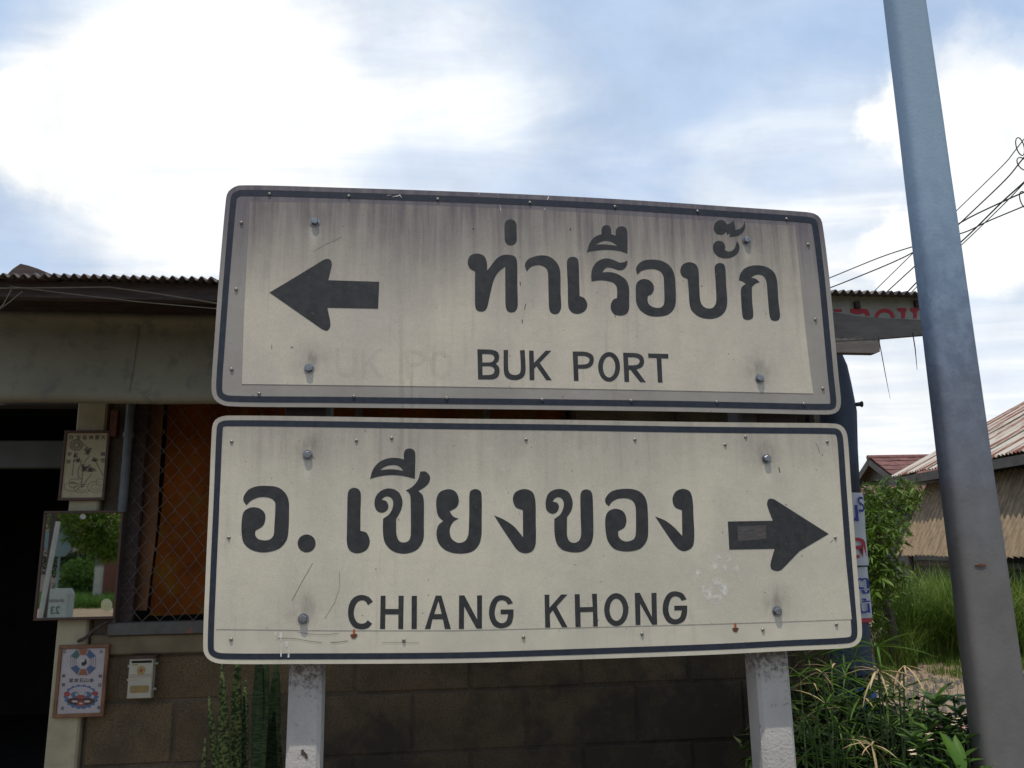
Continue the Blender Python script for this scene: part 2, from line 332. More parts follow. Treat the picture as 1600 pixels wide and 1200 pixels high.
def sign_mat(name, base, tint, dirt, ztop, zmid, bolts, topamt, streak=1.0):
    """aged reflective sheeting: grime running down from the top edge, halos at the bolts, flecks"""
    m = bpy.data.materials.new(name); m.use_nodes = True; t = m.node_tree
    p = t.nodes['Principled BSDF']; p.inputs['Roughness'].default_value = .62; p.inputs['Specular IOR Level'].default_value = .3
    tcn = t.nodes.new('ShaderNodeTexCoord'); oc = tcn.outputs['Object']
    def noi(scale, st, detail=6, r=.65):
        mp = t.nodes.new('ShaderNodeMapping'); mp.inputs['Scale'].default_value = st; t.links.new(oc, mp.inputs['Vector'])
        n = t.nodes.new('ShaderNodeTexNoise'); n.inputs['Scale'].default_value = scale; n.inputs['Detail'].default_value = detail; n.inputs['Roughness'].default_value = r
        t.links.new(mp.outputs[0], n.inputs['Vector']); return n.outputs['Fac']
    def rng(v, a, b, c, d, sm=True):
        n = t.nodes.new('ShaderNodeMapRange'); n.interpolation_type = 'SMOOTHSTEP' if sm else 'LINEAR'
        t.links.new(v, n.inputs[0])
        for i, q in enumerate((a, b, c, d)): n.inputs[i + 1].default_value = q
        return n.outputs[0]
    def mix(f, a, b):
        n = t.nodes.new('ShaderNodeMix'); n.data_type = 'RGBA'
        if isinstance(f, float): n.inputs[0].default_value = f
        else: t.links.new(f, n.inputs[0])
        for i, q in ((6, a), (7, b)):
            if isinstance(q, tuple): n.inputs[i].default_value = (*q, 1)
            else: t.links.new(q, n.inputs[i])
        return n.outputs[2]
    sx = t.nodes.new('ShaderNodeSeparateXYZ'); t.links.new(oc, sx.inputs[0])
    X, Z = sx.outputs[0], sx.outputs[2]
    col = mix(rng(noi(3, (1, 1, .6)), .35, .65, 0, 1), base, tint)
    big = noi(2.3, (1, 1, .35), 5); st = noi(34, (1, 1, .05), 5)
    # mottled run-off grime below the top edge
    wob = math_node(t, 'ADD', Z, math_node(t, 'MULTIPLY', math_node(t, 'SUBTRACT', big, .5), .38))
    g = rng(wob, zmid, ztop, 0, 1)
    g = math_node(t, 'MULTIPLY', g, rng(st, .3, .7, .72, 1.1))
    g = math_node(t, 'MULTIPLY', g, topamt, clamp=True)
    col = mix(g, col, dirt)
    # thin vertical streaks everywhere
    s2 = math_node(t, 'MULTIPLY', rng(st, .5, .72, 0, 1), rng(noi(2.0, (1, 1, .5)), .45, .65, 0, .30 * streak))
    col = mix(s2, col, (dirt[0] * .8, dirt[1] * .78, dirt[2] * .75))
    halo = rng(noi(26, (1, 1, .35), 5), .3, .7, .15, 1.0)
    for bx, bz in bolts:
        dx = math_node(t, 'MULTIPLY', math_node(t, 'SUBTRACT', X, bx), 1 / .045)
        dz = math_node(t, 'MULTIPLY', math_node(t, 'SUBTRACT', Z, bz + .028), 1 / .05)
        r2 = math_node(t, 'ADD', math_node(t, 'MULTIPLY', dx, dx), math_node(t, 'MULTIPLY', dz, dz))
        e = math_node(t, 'MULTIPLY', math_node(t, 'MULTIPLY', math_node(t, 'POWER', 2.718, math_node(t, 'MULTIPLY', r2, -1.0)), .6), halo)
        col = mix(e, col, (dirt[0] * .6, dirt[1] * .58, dirt[2] * .56))
        dx = math_node(t, 'MULTIPLY', math_node(t, 'SUBTRACT', X, bx), 1 / .016)
        dz = math_node(t, 'MULTIPLY', math_node(t, 'SUBTRACT', Z, bz - .045), 1 / .04)
        r2 = math_node(t, 'ADD', math_node(t, 'MULTIPLY', dx, dx), math_node(t, 'MULTIPLY', dz, dz))
        e = math_node(t, 'MULTIPLY', math_node(t, 'POWER', 2.718, math_node(t, 'MULTIPLY', r2, -1.0)), .4)
        col = mix(e, col, (.62, .57, .47))
    # flecks
    fl = rng(noi(75, (1, 1, .8), 2, .5), .72, .76, 0, .8)
    col = mix(fl, col, (.12, .085, .065))
    fine = noi(420, (1, 1, 1), 3, .8)
    hv = t.nodes.new('ShaderNodeHueSaturation'); t.links.new(rng(fine, .3, .7, .84, 1.16, False), hv.inputs['Value']); t.links.new(col, hv.inputs['Color'])
    t.links.new(hv.outputs[0], p.inputs['Base Color'])
    bp = t.nodes.new('ShaderNodeBump'); bp.inputs['Strength'].default_value = .35; bp.inputs['Distance'].default_value = .0012
    ad = math_node(t, 'ADD', fine, math_node(t, 'MULTIPLY', noi(7, (1, 1, 1), 3), 6.0))
    t.links.new(ad, bp.inputs['Height']); t.links.new(bp.outputs[0], p.inputs['Normal'])
    return m

def darken_low_right(m, amt, c):  # mixes in a darker tone low down, towards the right and in noise patches
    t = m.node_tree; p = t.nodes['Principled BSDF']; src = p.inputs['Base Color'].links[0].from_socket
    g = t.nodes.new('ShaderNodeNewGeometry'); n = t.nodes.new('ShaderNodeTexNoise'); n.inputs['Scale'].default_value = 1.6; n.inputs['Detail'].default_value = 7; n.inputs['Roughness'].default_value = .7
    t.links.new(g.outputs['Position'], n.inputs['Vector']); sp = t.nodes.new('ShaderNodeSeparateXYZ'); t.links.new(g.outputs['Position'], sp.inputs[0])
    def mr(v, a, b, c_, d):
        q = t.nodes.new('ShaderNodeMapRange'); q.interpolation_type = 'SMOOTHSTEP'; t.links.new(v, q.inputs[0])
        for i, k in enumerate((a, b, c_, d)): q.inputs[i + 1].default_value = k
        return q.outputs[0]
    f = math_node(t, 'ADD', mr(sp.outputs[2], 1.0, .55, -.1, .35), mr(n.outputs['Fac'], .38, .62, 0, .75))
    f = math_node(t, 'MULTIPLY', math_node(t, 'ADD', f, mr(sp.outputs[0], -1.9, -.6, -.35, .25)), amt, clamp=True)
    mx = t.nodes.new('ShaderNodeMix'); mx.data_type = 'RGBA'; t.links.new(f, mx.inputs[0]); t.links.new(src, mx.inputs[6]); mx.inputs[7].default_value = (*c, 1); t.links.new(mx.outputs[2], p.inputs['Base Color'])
darken_low_right(M_block, .95, (.045, .034, .022)); darken_low_right(M_mortar, .9, (.035, .027, .018)); darken_low_right(M_render, .6, (.07, .052, .033))
# ------------------------------------------------------------------ outline tools (pixel outlines -> sign plane)
def smooth(pts, n=6):
    """closed Catmull-Rom through pts; a third element marks a sharp corner"""
    k = len(pts); out = []
    P = [Vector((p[0], p[1])) for p in pts]; C = [len(p) > 2 for p in pts]
    for i in range(k):
        j = (i + 1) % k; p0, p1 = P[i], P[j]; d = p1 - p0
        if C[i] and C[j]: out.append(p0); continue
        t0 = d * .9 if C[i] else (p1 - P[i - 1]) * .5
        t1 = d * .9 if C[j] else (P[(j + 1) % k] - p0) * .5
        L = d.length
        if t0.length > L: t0 = t0 * (L / t0.length)
        if t1.length > L: t1 = t1 * (L / t1.length)
        for s in range(n):
            t = s / n; h = t * t; c = h * t
            out.append(p0 * (2 * c - 3 * h + 1) + t0 * (c - 2 * h + t) + p1 * (-2 * c + 3 * h) + t1 * (c - h))
    return [(v.x, v.y) for v in out]
def corner(pts): return [(x, y, 1) for x, y in pts]
def disc(cx, cy, rx, ry=None, n=32):
    ry = ry or rx
    return [(cx + rx * cos(2 * pi * i / n), cy + ry * sin(2 * pi * i / n)) for i in range(n)]
def capsule(x0, y0, x1, y1, r, n=10):
    a = math.atan2(y1 - y0, x1 - x0); out = []
    for i in range(n + 1): t = a + pi / 2 + pi * i / n; out.append((x0 + r * cos(t), y0 + r * sin(t)))
    for i in range(n + 1): t = a - pi / 2 + pi * i / n; out.append((x1 + r * cos(t), y1 + r * sin(t)))
    return out
def tofull(loops, crop): ox, oy, s = crop; return [[(ox + x / s, oy + y / s) for x, y in l] for l in loops]
def onplane(loops, fr, y): return [[fr.at(px, py, y) for px, py in l] for l in loops]
def sheet(name, loops, crop, fr, yf, th, m, parent):
    lp = onplane(tofull(loops, crop), fr, yf)
    return MB().prism(lp, yf, yf + th).build(name, m, parent)

# ================================================================== SETTING: ground, road
def grid_sheet(name, x0, x1, y0, y1, nx, ny, fz, m):
    vs = [(x0 + (x1 - x0) * i / nx, y0 + (y1 - y0) * j / ny) for j in range(ny + 1) for i in range(nx + 1)]
    b = MB(); b.add([(x, y, fz(x, y)) for x, y in vs], [(j * (nx + 1) + i, j * (nx + 1) + i + 1, (j + 1) * (nx + 1) + i + 1, (j + 1) * (nx + 1) + i) for j in range(ny) for i in range(nx)])
    return b.build(name, m, smooth=True)
g_ = MB().add([(-1500, -1500, -.03), (1500, -1500, -.03), (1500, 2500, -.03), (-1500, 2500, -.03)], [(0, 1, 2, 3)]).build('ground', M_ground)
tag(g_, kind='structure')
def nz(x, y, s, a): return noise.noise(Vector((x * s, y * s, 3.1))) * a
dirt = grid_sheet('dirt_path', 2.6, 8.4, 4.3, 22, 40, 90, lambda x, y: nz(x, y, .6, .05) + .0 + nz(x, y, 3, .012), M_soil); tag(dirt, kind='structure')
yard = grid_sheet('yard', -9, 2.6, -9.0, 4.2, 40, 30, lambda x, y: nz(x, y, .6, .02) - .005, M_yard); tag(yard, kind='structure')  # yard out of view, its warm brown shaped to dim and warm bounce light

# ================================================================== HOUSE
HR = empty('house', (0, 4.5, 0), A)
tag(HR, 'low concrete block house with corrugated roof and dark doorway behind the road signs', 'house')
def hx(px, py, y=0): return HS.at(px, py, y)[0]
def hz(px, py, y=0): return HS.at(px, py, y)[1]
XL = -6.2
x_door = hx(108, 900); x_pil1 = hx(168, 700); x_corner = hx(1300, 850)
z_sill = hz(250, 984); z_c0 = hz(200, 1024); z_c1 = hz(200, 1098)
BH, BL = .302, .60
z_top = (HS.at(0, 431, -1.1)[1] + HS.at(1440, 459, -1.1)[1]) / 2 + 1.1 * math.tan(rad(11)) - .20
wall = MB()
# backing wall with mortar, recessed, with the window hole and the doorway left open
xw0, xw1 = hx(186, 800), hx(900, 800)
zw0, zw1 = z_sill + .0, hz(250, 560)
wall.box(x_pil1, x_corner, .02, .14, 0, zw0)
wall.box(xw1, x_corner - .0, .0201, .1401, zw0, z_top)
wall.box(x_pil1, xw0, .0202, .1402, zw0, z_top)
wall.box(xw0, xw1, .0203, .1403, zw1, z_top)
wo_ = wall.build('wall', M_mortar, HR)
# blocks
xa = hx(645, 1140)                                    # a joint in the second course
cnt = {}
def block(x0, x1, z0, z1, d=0):
    j = .006
    w, h = round(x1 - x0 - 2 * j, 3), round(z1 - z0 - 2 * j, 3)
    key = (w, h)
    if key not in cnt: cnt[key] = MB().box(-w / 2, w / 2, 0, .10, 0, h, .009).mesh('block', M_block)
    o = inst('block', cnt[key], wo_, loc=((x0 + x1) / 2 + U(-.002, .002), .011 + U(-.003, .004), z0 + j + U(-.002, .002)))
    o.rotation_euler = (0, U(-.004, .004), 0)
xs0 = x_pil1 + .002
rows = []
z = z_c1; k = 0
while z - BH > -.2: rows.append((z - BH, z, k % 2)); z -= BH; k += 1
rows.append((z_c1, z_c0, 1))
for z0, z1, ph in rows:
    x = xa + (BL / 2 if ph else 0)
    while x > xs0: x -= BL
    while x < x_corner - .01:
        a_, b_ = max(x, xs0), min(x + BL, x_corner)
        if b_ - a_ > .06: block(a_, b_, max(z0, .0), z1)
        x += BL
# blocks on the solid stretch right of the window
z = z_c0 + .13
while z < z_top - .1:
    ph = int(round((z - z_c0) / BH)) % 2
    x = xa + (BL / 2 if ph else 0)
    while x < xw1: x += BL
    a_ = xw1 + .002
    while a_ < x_corner - .05:
        b_ = min(x, x_corner)
        if b_ - a_ > .05: block(a_, b_, z, min(z + BH, z_top))
        a_ = b_; x += BL
    z += BH
sb = MB().box(x_pil1 + .002, x_corner, -.012, .10, z_c0 + .004, z_sill - .02, .008).build('concrete_band', M_render, wo_)
# pillar beside the door
pil = MB()
xp0, xp1 = x_door, x_pil1
pil.box(xp0 - .03, xp1 - .012, -.02, .20, 0, z_top, .01)
pil.build('pillar', M_pillar, HR)
# return wall right side, back wall, room: a closed dark interior
room = MB()
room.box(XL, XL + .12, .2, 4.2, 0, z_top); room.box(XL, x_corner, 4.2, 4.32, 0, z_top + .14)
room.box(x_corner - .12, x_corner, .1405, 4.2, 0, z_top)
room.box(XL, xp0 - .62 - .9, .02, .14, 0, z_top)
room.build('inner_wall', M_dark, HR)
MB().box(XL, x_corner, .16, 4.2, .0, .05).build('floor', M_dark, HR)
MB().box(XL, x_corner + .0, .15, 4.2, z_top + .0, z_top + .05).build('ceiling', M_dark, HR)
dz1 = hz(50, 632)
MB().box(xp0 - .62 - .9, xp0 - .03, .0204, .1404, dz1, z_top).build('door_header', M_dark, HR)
zl0, zl1 = hz(50, 731, .35), hz(50, 688, .35)
MB().box(XL + .3, hx(100, 700, .35), .35, .43, zl0, zl1, .006).build('lintel', M_lintel, HR)
# window
win = empty('window', (0, 0, 0), 0, HR)
zb0, zb1 = hz(250, 985), hz(250, 971)
wf = MB()
wf.box(xw0 - .0, xw1, -.03, .05, zb0 - .018, zb1, .004)
wf.box(xw0, xw0 + .035, -.028, .048, zb1, zw1, .004)
for px in (560, 760): wf.box(hx(px, 700) - .02, hx(px, 700) + .02, -.0282, .0482, zb1, zw1, .004)
wf.build('frame', M_frame, win)
MB().box(xw0 + .036, xw0 + .10, .02, .06, zb1, zw1).build('jamb', M_woodd, win)
def cloth(x0, x1, z0, z1, y, amp, m, nm, k=18):
    n = 90; b = MB(); vs = []
    for j in range(9):
        zz = z0 + (z1 - z0) * j / 8
        for i in range(n + 1):
            x = x0 + (x1 - x0) * i / n
            vs.append((x + nz(x, zz, 2, .02), y + sin(x * k + nz(x, zz, 1.1, 4)) * amp + nz(x * 3, zz, 1.2, amp), zz))
    b.add(vs, [(j * (n + 1) + i, j * (n + 1) + i + 1, (j + 1) * (n + 1) + i + 1, (j + 1) * (n + 1) + i) for j in range(8) for i in range(n)])
    return b.build(nm, m, win, smooth=True)
cloth(hx(246, 800, .1), xw1 - .02, zb1 + .02, zw1, .14, .02, M_curtain, 'curtain')
cl2 = cloth(hx(219, 800, .1), hx(243, 800, .1), zb1 + .05, zw1 + .0, .12, .008, M_curtain2, 'curtain', 30); tag(cl2, 'narrow faded tan curtain strip')
MB().box(hx(208, 800, .1), hx(212, 800, .1), .1, .12, zb1, zw1).build('slat', M_frwood, win)
# chain link, woven wires
cm = MB(); cw, chh, y0 = .042, .052, -.012
ncol = int((xw1 - xw0 - .036) / cw); nrow = int((zw1 - zb1) / chh)
for i in range(ncol):
    xa1 = xw0 + .036 + i * cw
    for j in range(nrow):
        up = (i + j) % 2
        za, zbb = zb1 + j * chh, zb1 + (j + 1) * chh
        e = .003
        p, q = ((xa1 - e, za), (xa1 + cw + e, zbb)) if up else ((xa1 + cw + e, za), (xa1 - e, zbb))
        dd = lambda x_, z_: (x_ + nz(x_, z_, 4, .010), y0 + (.003 if up else -.003), z_ + nz(x_, z_, 5.3, .008))
        cm.tube([dd(*p), dd(*q)], .0019, 4, False)
mo = cm.build('wire_mesh', M_mesh, win); tag(mo, kind='stuff')
# pipe and odds beside the window
px_ = hx(198, 720, -.04); pp = MB()
pp.tube([(px_, -.045, hz(198, 800, -.04)), (px_, -.045, z_top)], .022, 12)
pp.tube([(px_, -.045, hz(198, 684, -.04)), (px_, -.045, hz(198, 676, -.04))], .028, 12)
pp.build('downpipe', M_pvc, HR)
br = MB(); x_, z_ = HS.at(180, 645, -.02); br.box(x_ - .015, x_ + .02, -.04, .0, z_ - .13, z_ + .01); br.build('bracket', M_rust, HR)

# roof -------------------------------------------------------------
EY = -1.1
eps = (HS.at(0, 431, EY), HS.at(1440, 459, EY))
ez = (eps[0][1] + eps[1][1]) / 2
ezl = lambda x: eps[0][1] + (x - eps[0][0]) / (eps[1][0] - eps[0][0]) * (eps[1][1] - eps[0][1])
rx0, rx1 = hx(-160, 431, EY), hx(1478, 459, EY)
SLOPE = rad(11)
roof = empty('roof', (0, 0, 0), 0, HR)
def corr_mesh(name, w, L, pitch, amp, m, seg=8, th=.004):
    n = int(round(w / pitch * seg)); b = MB(); vs = []; fs = []
    for s, dz in ((0, th), (1, 0)):
        for j in range(4):
            for i in range(n + 1):
                x = w * i / n; vs.append((x, L * j / 3, amp * cos(2 * pi * x / pitch) + dz))
    nn = n + 1
    for j in range(3):
        for i in range(n):
            a = j * nn + i; fs.append((a, a + 1, a + nn + 1, a + nn)); c = a + 4 * nn; fs.append((c, c + nn, c + nn + 1, c + 1))
    for i in range(n): fs.append((i, i + 4 * nn, i + 1 + 4 * nn, i + 1)); q = 3 * nn + i; fs.append((q, q + 1, q + 1 + 4 * nn, q + 4 * nn))
    return b.add(vs, fs).mesh(name, m, False)
PW = .0395; SW = PW * 17
rs = corr_mesh('roof_sheet', SW + PW, 5.9 / cos(SLOPE), PW, .0085, M_roof)
x = rx1 - SW - PW; 
while x > rx0: x -= SW
k = 0
while x < rx1 - SW - .01:
    o = inst('roof_sheet', rs, roof, loc=(x, EY + U(-.006, .006), ezl(x) + (k % 2) * .004)); o.rotation_euler = (SLOPE + U(-.001, .001), 0, 0)
    x += SW; k += 1
xr_end = x
# loose ridge piece sticking up over the eave on the left
lp = []
for px, py in ((8, 432), (20, 420), (32, 412), (45, 415), (60, 420), (84, 430), (84, 434), (8, 436)): lp.append(HS.at(px, py, EY + .03))
MB().prism([lp], EY + .03, EY + .10, back=True).build('loose_capping', M_woodd, roof)
pu = MB()
for yy, hh in ((EY + .07, .07), (EY + .55, .09), (-.03, .1)):
    zz = ez + (yy - EY) * math.tan(SLOPE) - .016
    pu.box(rx0, hx(1295, 459, yy) if yy < -.5 else x_corner, yy, yy + .05, zz - hh, zz)
pu.build('purlin', M_woodd, roof)
ra = MB(); xx = rx0 + .3
while xx < x_corner:
    y_, L_ = EY + .62, 4.7
    z0 = ez + .6 * math.tan(SLOPE) - .03
    ra.add([(xx + a, y_ + b * L_, z0 - .1 * (1 - c) + b * L_ * math.tan(SLOPE) - .012) for a in (0, .05) for b in (0, 1) for c in (0, 1)], [(0, 1, 3, 2), (4, 6, 7, 5), (0, 4, 5, 1), (2, 3, 7, 6), (0, 2, 6, 4), (1, 5, 7, 3)])
    xx += 1.15
ra.build('rafter', M_woodd, roof)
# dark infill above the canvas between eave and wall
zt = HS.at(100, 487, -.55)[1]
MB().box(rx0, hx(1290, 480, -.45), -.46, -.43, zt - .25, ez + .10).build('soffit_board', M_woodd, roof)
# gable infill + right end boards
xb0, xb1 = hx(1240, 480, EY + .1), hx(1470, 480, EY + .1)
yb = EY + .09
zf1 = hz(1380, 463, yb); zf0 = hz(1380, 496, yb)
fb = MB().box(xb0, xb1, yb, yb + .02, zf0 - .03, zf1).build('fascia_board', M_fascia, roof)
# clipped red letters along its lower edge
K9 = (1290, 440, 9.41)
for lo in ([(125, 405), (235, 405), (240, 445), (125, 440)],
           [(365, 400), (600, 400), (640, 440), (655, 500), (600, 505), (560, 460), (520, 480), (430, 478), (365, 450)],
           [(1050, 388), (1190, 388), (1190, 415), (1175, 470), (1165, 540), (1115, 540), (1112, 450), (1055, 420)],
           [(1240, 390), (1385, 390), (1385, 420), (1345, 440), (1340, 540), (1290, 540), (1290, 460), (1245, 425)],
           [(1400, 390), (1500, 390), (1500, 540), (1450, 540), (1450, 450), (1400, 430)]):
    lpz = onplane(tofull([lo], K9), HS, yb - .002); MB().prism(lpz, yb - .002, yb).build('letter', M_red, fb)
arc = [(870 + 150 * cos(t), 530 - 135 * sin(t)) for t in [pi * i / 16 for i in range(17)]] + [(870 - 95 * cos(t), 530 - 80 * sin(t)) for t in [pi * i / 16 for i in range(17)]]
MB().prism(onplane(tofull([arc], K9), HS, yb - .002), yb - .002, yb).build('letter', M_red, fb)
for px, py in ((1341, 475.5), (1435, 474)):
    x_, z_ = HS.at(px, py, yb - .02); MB().box(x_ - .013, x_ + .013, yb - .02, yb - .003, z_ - .016, z_ + .016, .003).build('clamp', M_woodd, fb)
# beam and bracket below the fascia
yb2 = yb - .03
l1 = [HS.at(px, py, yb2) for px, py in ((1240, 486), (1304, 488), (1340, 494), (1395, 498), (1470, 501), (1470, 521), (1372, 529), (1240, 536))]
MB().prism([l1], yb2, yb2 + .03, back=True).build('beam', M_beam, roof)
l1 = [HS.at(px, py, yb2 + .02) for px, py in ((1240, 530), (1371.5, 527), (1371.5, 551), (1366, 553), (1240, 551))]
MB().prism([l1], yb2 + .002, yb2 + .05, back=True).build('beam_end', M_beam, roof)
pp = MB()
zz = hz(1380, 520, -.4)
pp.box(hx(1240, 545, -.3), hx(1268, 545, -.3), yb2 + .17, -.005, hz(1330, 545, -.5) - .05, hz(1330, 530, -.5)).build('side_beam', M_beam, roof)
# upper wall triangle above z_top up to the roof
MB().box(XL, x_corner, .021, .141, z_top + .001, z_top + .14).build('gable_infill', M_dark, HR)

# canvas awning -----------------------------------------------------
yc = -.55
aw = empty('awning', (0, 4.5, 0), A)
tag(aw, 'long olive grey canvas awning hung under the eave, rolled at its lower edge', 'awning')
def awz(py, y): return hz(170, py, y)
prof = [(-.50, awz(486, -.5)), (-.545, awz(487, -.545)), (-.565, awz(492, -.565)), (-.56, awz(500, -.56)), (-.535, awz(506, -.535))]
z0_, z1_ = awz(506, -.535), awz(612, -.60)
for i in range(1, 9): t = i / 8; prof.append((-.535 - .065 * t + sin(t * pi) * .012, z0_ + (z1_ - z0_) * t))
rc = .040; cz = awz(614, -.6)
for i in range(1, 9): t = -i / 8 * pi * 1.1; prof.append((-.56 - rc * cos(t), cz + rc * sin(t) * 1.0))
ax0, ax1 = hx(-150, 550, -.55), hx(1000, 560, -.55); n = 110
vs = []
for i in range(n + 1):
    x = ax0 + (ax1 - ax0) * i / n
    for j, (y, z) in enumerate(prof):
        f = min(1, max(0, (j - 4) / 8))
        vs.append((x, y + nz(x, z, 1.6, .02) * f + nz(x, z * .3, 7, .008) * f, z + nz(x, 0, .8, .012) + nz(x, 5, 3, .006)))
q = len(prof)
MB().add(vs, [(i * q + j, i * q + j + 1, (i + 1) * q + j + 1, (i + 1) * q + j) for i in range(n) for j in range(q - 1)]).build('canvas', M_tarp, aw, smooth=True)
for sxp in (-40, 205):
    sm = MB()
    xs_ = hx(sxp, 560, -.57)
    for j in range(4, 12):
        (ya, za), (yb_, zb_) = prof[j], prof[j + 1]
        sm.add([(xs_ - .012, ya - .004 + nz(xs_, za, 1.6, .02) * min(1, (j - 4) / 8), za), (xs_ + .012, ya - .004 + nz(xs_, za, 1.6, .02) * min(1, (j - 4) / 8), za), (xs_ + .012, yb_ - .004 + nz(xs_, zb_, 1.6, .02) * min(1, (j - 3) / 8), zb_), (xs_ - .012, yb_ - .004 + nz(xs_, zb_, 1.6, .02) * min(1, (j - 3) / 8), zb_)], [(0, 1, 2, 3)])
    sm.build('seam', M_tarp, aw)
MB().tube([(ax0, -.56, cz), (ax1, -.56, cz)], .018, 10).build('roller', M_pvc, aw)
MB().tube([(ax0, -.50, prof[0][1] - .01), (ax1, -.50, prof[0][1] - .01)], .012, 8).build('top_rail', M_pvc, aw)

# cords under the eave
def cord(name, pts, r, m, label, cat, group=None, n=6):
    b = MB().tube(pts, r, n, True).build(name, m); tag(b, label, cat, group); return b
def hw(px, py, y): x, z = HS.at(px, py, y); return HS.world(x, y, z)
cord('cord', [hw(-60, 451, -1.06), hw(26, 450, -1.06), hw(100, 449.5, -1.06), hw(170, 448.5, -1.06), hw(240, 458, -1.06), hw(345, 475, -1.06), hw(420, 485, -1.06)], .003, M_string, 'thick pale cord strung under the roof edge above the awning', 'cord')
cord('cord', [hw(15, 447, -1.06), hw(100, 458, -1.06), hw(220, 472, -1.06), hw(345, 483, -1.06), hw(420, 490, -1.06)], .0020, M_string, 'thin pale cord sagging just below the thick cord under the eave', 'cord')
cord('cord', [hw(-30, 500, -1.07), hw(4, 478, -1.07), hw(18, 452, -1.07)], .002, M_string, 'short slanting cord end tied at the far left under the eave', 'cord')
cord('cord', [hw(-10, 490, -1.065), hw(15, 472, -1.065), hw(35, 455, -1.065)], .002, M_string, 'second slanting cord end below the knot at left, right of the first', 'cord')
cord('dangling_strand', [hw(1372, 526, EY), hw(1377, 550, EY), hw(1384, 588, EY), hw(1391, 624, EY)], [.0022, .002, .0016, .0006], M_cable, 'longer dark frayed strand dangling from the end of the eave beam', 'strand')
cord('dangling_strand', [hw(1426, 520, EY), hw(1430, 545, EY), hw(1433, 578, EY)], [.0026, .0024, .001], M_cable, 'shorter dark frayed strand dangling from the beam next to the pole', 'strand')

# ------------------------------------------------------------------ wrapped corner: navy tarp and banner
yv = -.35
TR = empty('navy_tarp', (0, 4.5, 0), A); tag(TR, 'folded navy blue tarpaulin bundle hanging at the house corner above the banner', 'tarpaulin')
def bundle(pl, pr, ys, ye, m, nm, parent):
    """soft vertical bundle between left/right pixel edges"""
    vs = []; fs = []; n = 20
    for (pxl, pyl), (pxr, pyr) in zip(pl, pr):
        xl, zl = HS.at(pxl, pyl, ys); xr_, zr = HS.at(pxr, pyr, ys)
        c, r = (xl + xr_) / 2, (xr_ - xl) / 2
        for k in range(n):
            t = 2 * pi * k / n; rr = 1 + .07 * sin(5 * t + zl * 2)
            vs.append((c + r * cos(t) * (rr if abs(cos(t)) < .95 else 1), (ys + ye) / 2 + (ye - ys) / 2 * sin(t) * rr, (zl + zr) / 2))
    L = len(pl)
    for i in range(L - 1):
        for k in range(n): q = (k + 1) % n; fs.append((i * n + k, (i + 1) * n + k, (i + 1) * n + q, i * n + q))
    fs += [tuple(range(n)), tuple((L - 1) * n + n - 1 - k for k in range(n))]
    return MB().add(vs, fs).build(nm, m, parent, smooth=True)
bundle([(1285, 545), (1284, 570), (1280, 600), (1277, 640), (1280, 700), (1285, 772)], [(1322, 540), (1334, 565), (1341, 592), (1351, 640), (1353, 700), (1358, 772)], yv, -.1, M_navyt, 'cloth', TR)
kn = MB(); c = HS.at(1351, 629, yv); kn.tube([(c[0] - .05, yv + .06, c[1] - .004), (c[0] + .0, yv + .05, c[1]), (c[0] + .012, yv + .05, c[1])], [.010, .012, .018], 12).build('knob', M_cable, TR)
BN = empty('banner', (0, 4.5, 0), A); tag(BN, 'tall narrow vinyl banner with cut off blue and red Thai lettering at the house corner', 'banner')
yn = -.36
def strip(p0, p1, p2, p3, y, m, nm):            # ordered tl,tr,br,bl
    lp = []
    P = [HS.at(*p, y) for p in (p0, p1, p2, p3)]
    vs = []; n = 10; fs = []
    for j in range(n + 1):
        t = j / n
        for i in range(7):
            s = i / 6
            xx = (P[0][0] * (1 - s) + P[1][0] * s) * (1 - t) + (P[3][0] * (1 - s) + P[2][0] * s) * t
            zz = (P[0][1] * (1 - s) + P[1][1] * s) * (1 - t) + (P[3][1] * (1 - s) + P[2][1] * s) * t
            yy = y + .05 * max(0, s - .7) ** 2 * 8 + nz(xx, zz, 6, .006)
            vs.append((xx, yy, zz))
    for j in range(n):
        for i in range(6): a = j * 7 + i; fs.append((a, a + 7, a + 8, a + 1))
    return MB().add(vs, fs).build(nm, m, BN, smooth=True)
b1_ = strip((1282, 768), (1354, 770), (1363, 884), (1288, 884), yn, M_vinyl, 'panel')
b2_ = strip((1288, 886), (1361, 886), (1369, 966), (1292, 966), yn, M_vinyl, 'panel')
b3_ = strip((1292, 966), (1368, 966), (1368.5, 973), (1292, 973), yn, M_red, 'stripe')
b4_ = strip((1292, 973), (1364, 973), (1373, 1075), (1300, 1075), yn, M_navyt, 'lower_panel')
b5_ = strip((1300, 1075), (1374, 1075), (1385, 1160), (1310, 1160), yn, M_lblue, 'lower_panel'); tag(b5_, 'pale blue foot of the banner')
MB().box(hx(1290, 850, -.3), hx(1335, 850, -.3), -.30, -.20, 0, hz(1330, 560, -.3)).build('post', M_beam, BN)
cordb = MB().tube([(hx(1290, 885, yn), yn - .004, hz(1320, 885, yn)), (hx(1357, 885, yn), yn - .006, hz(1320, 885, yn))], .004, 6).build('tie', M_cable, BN)
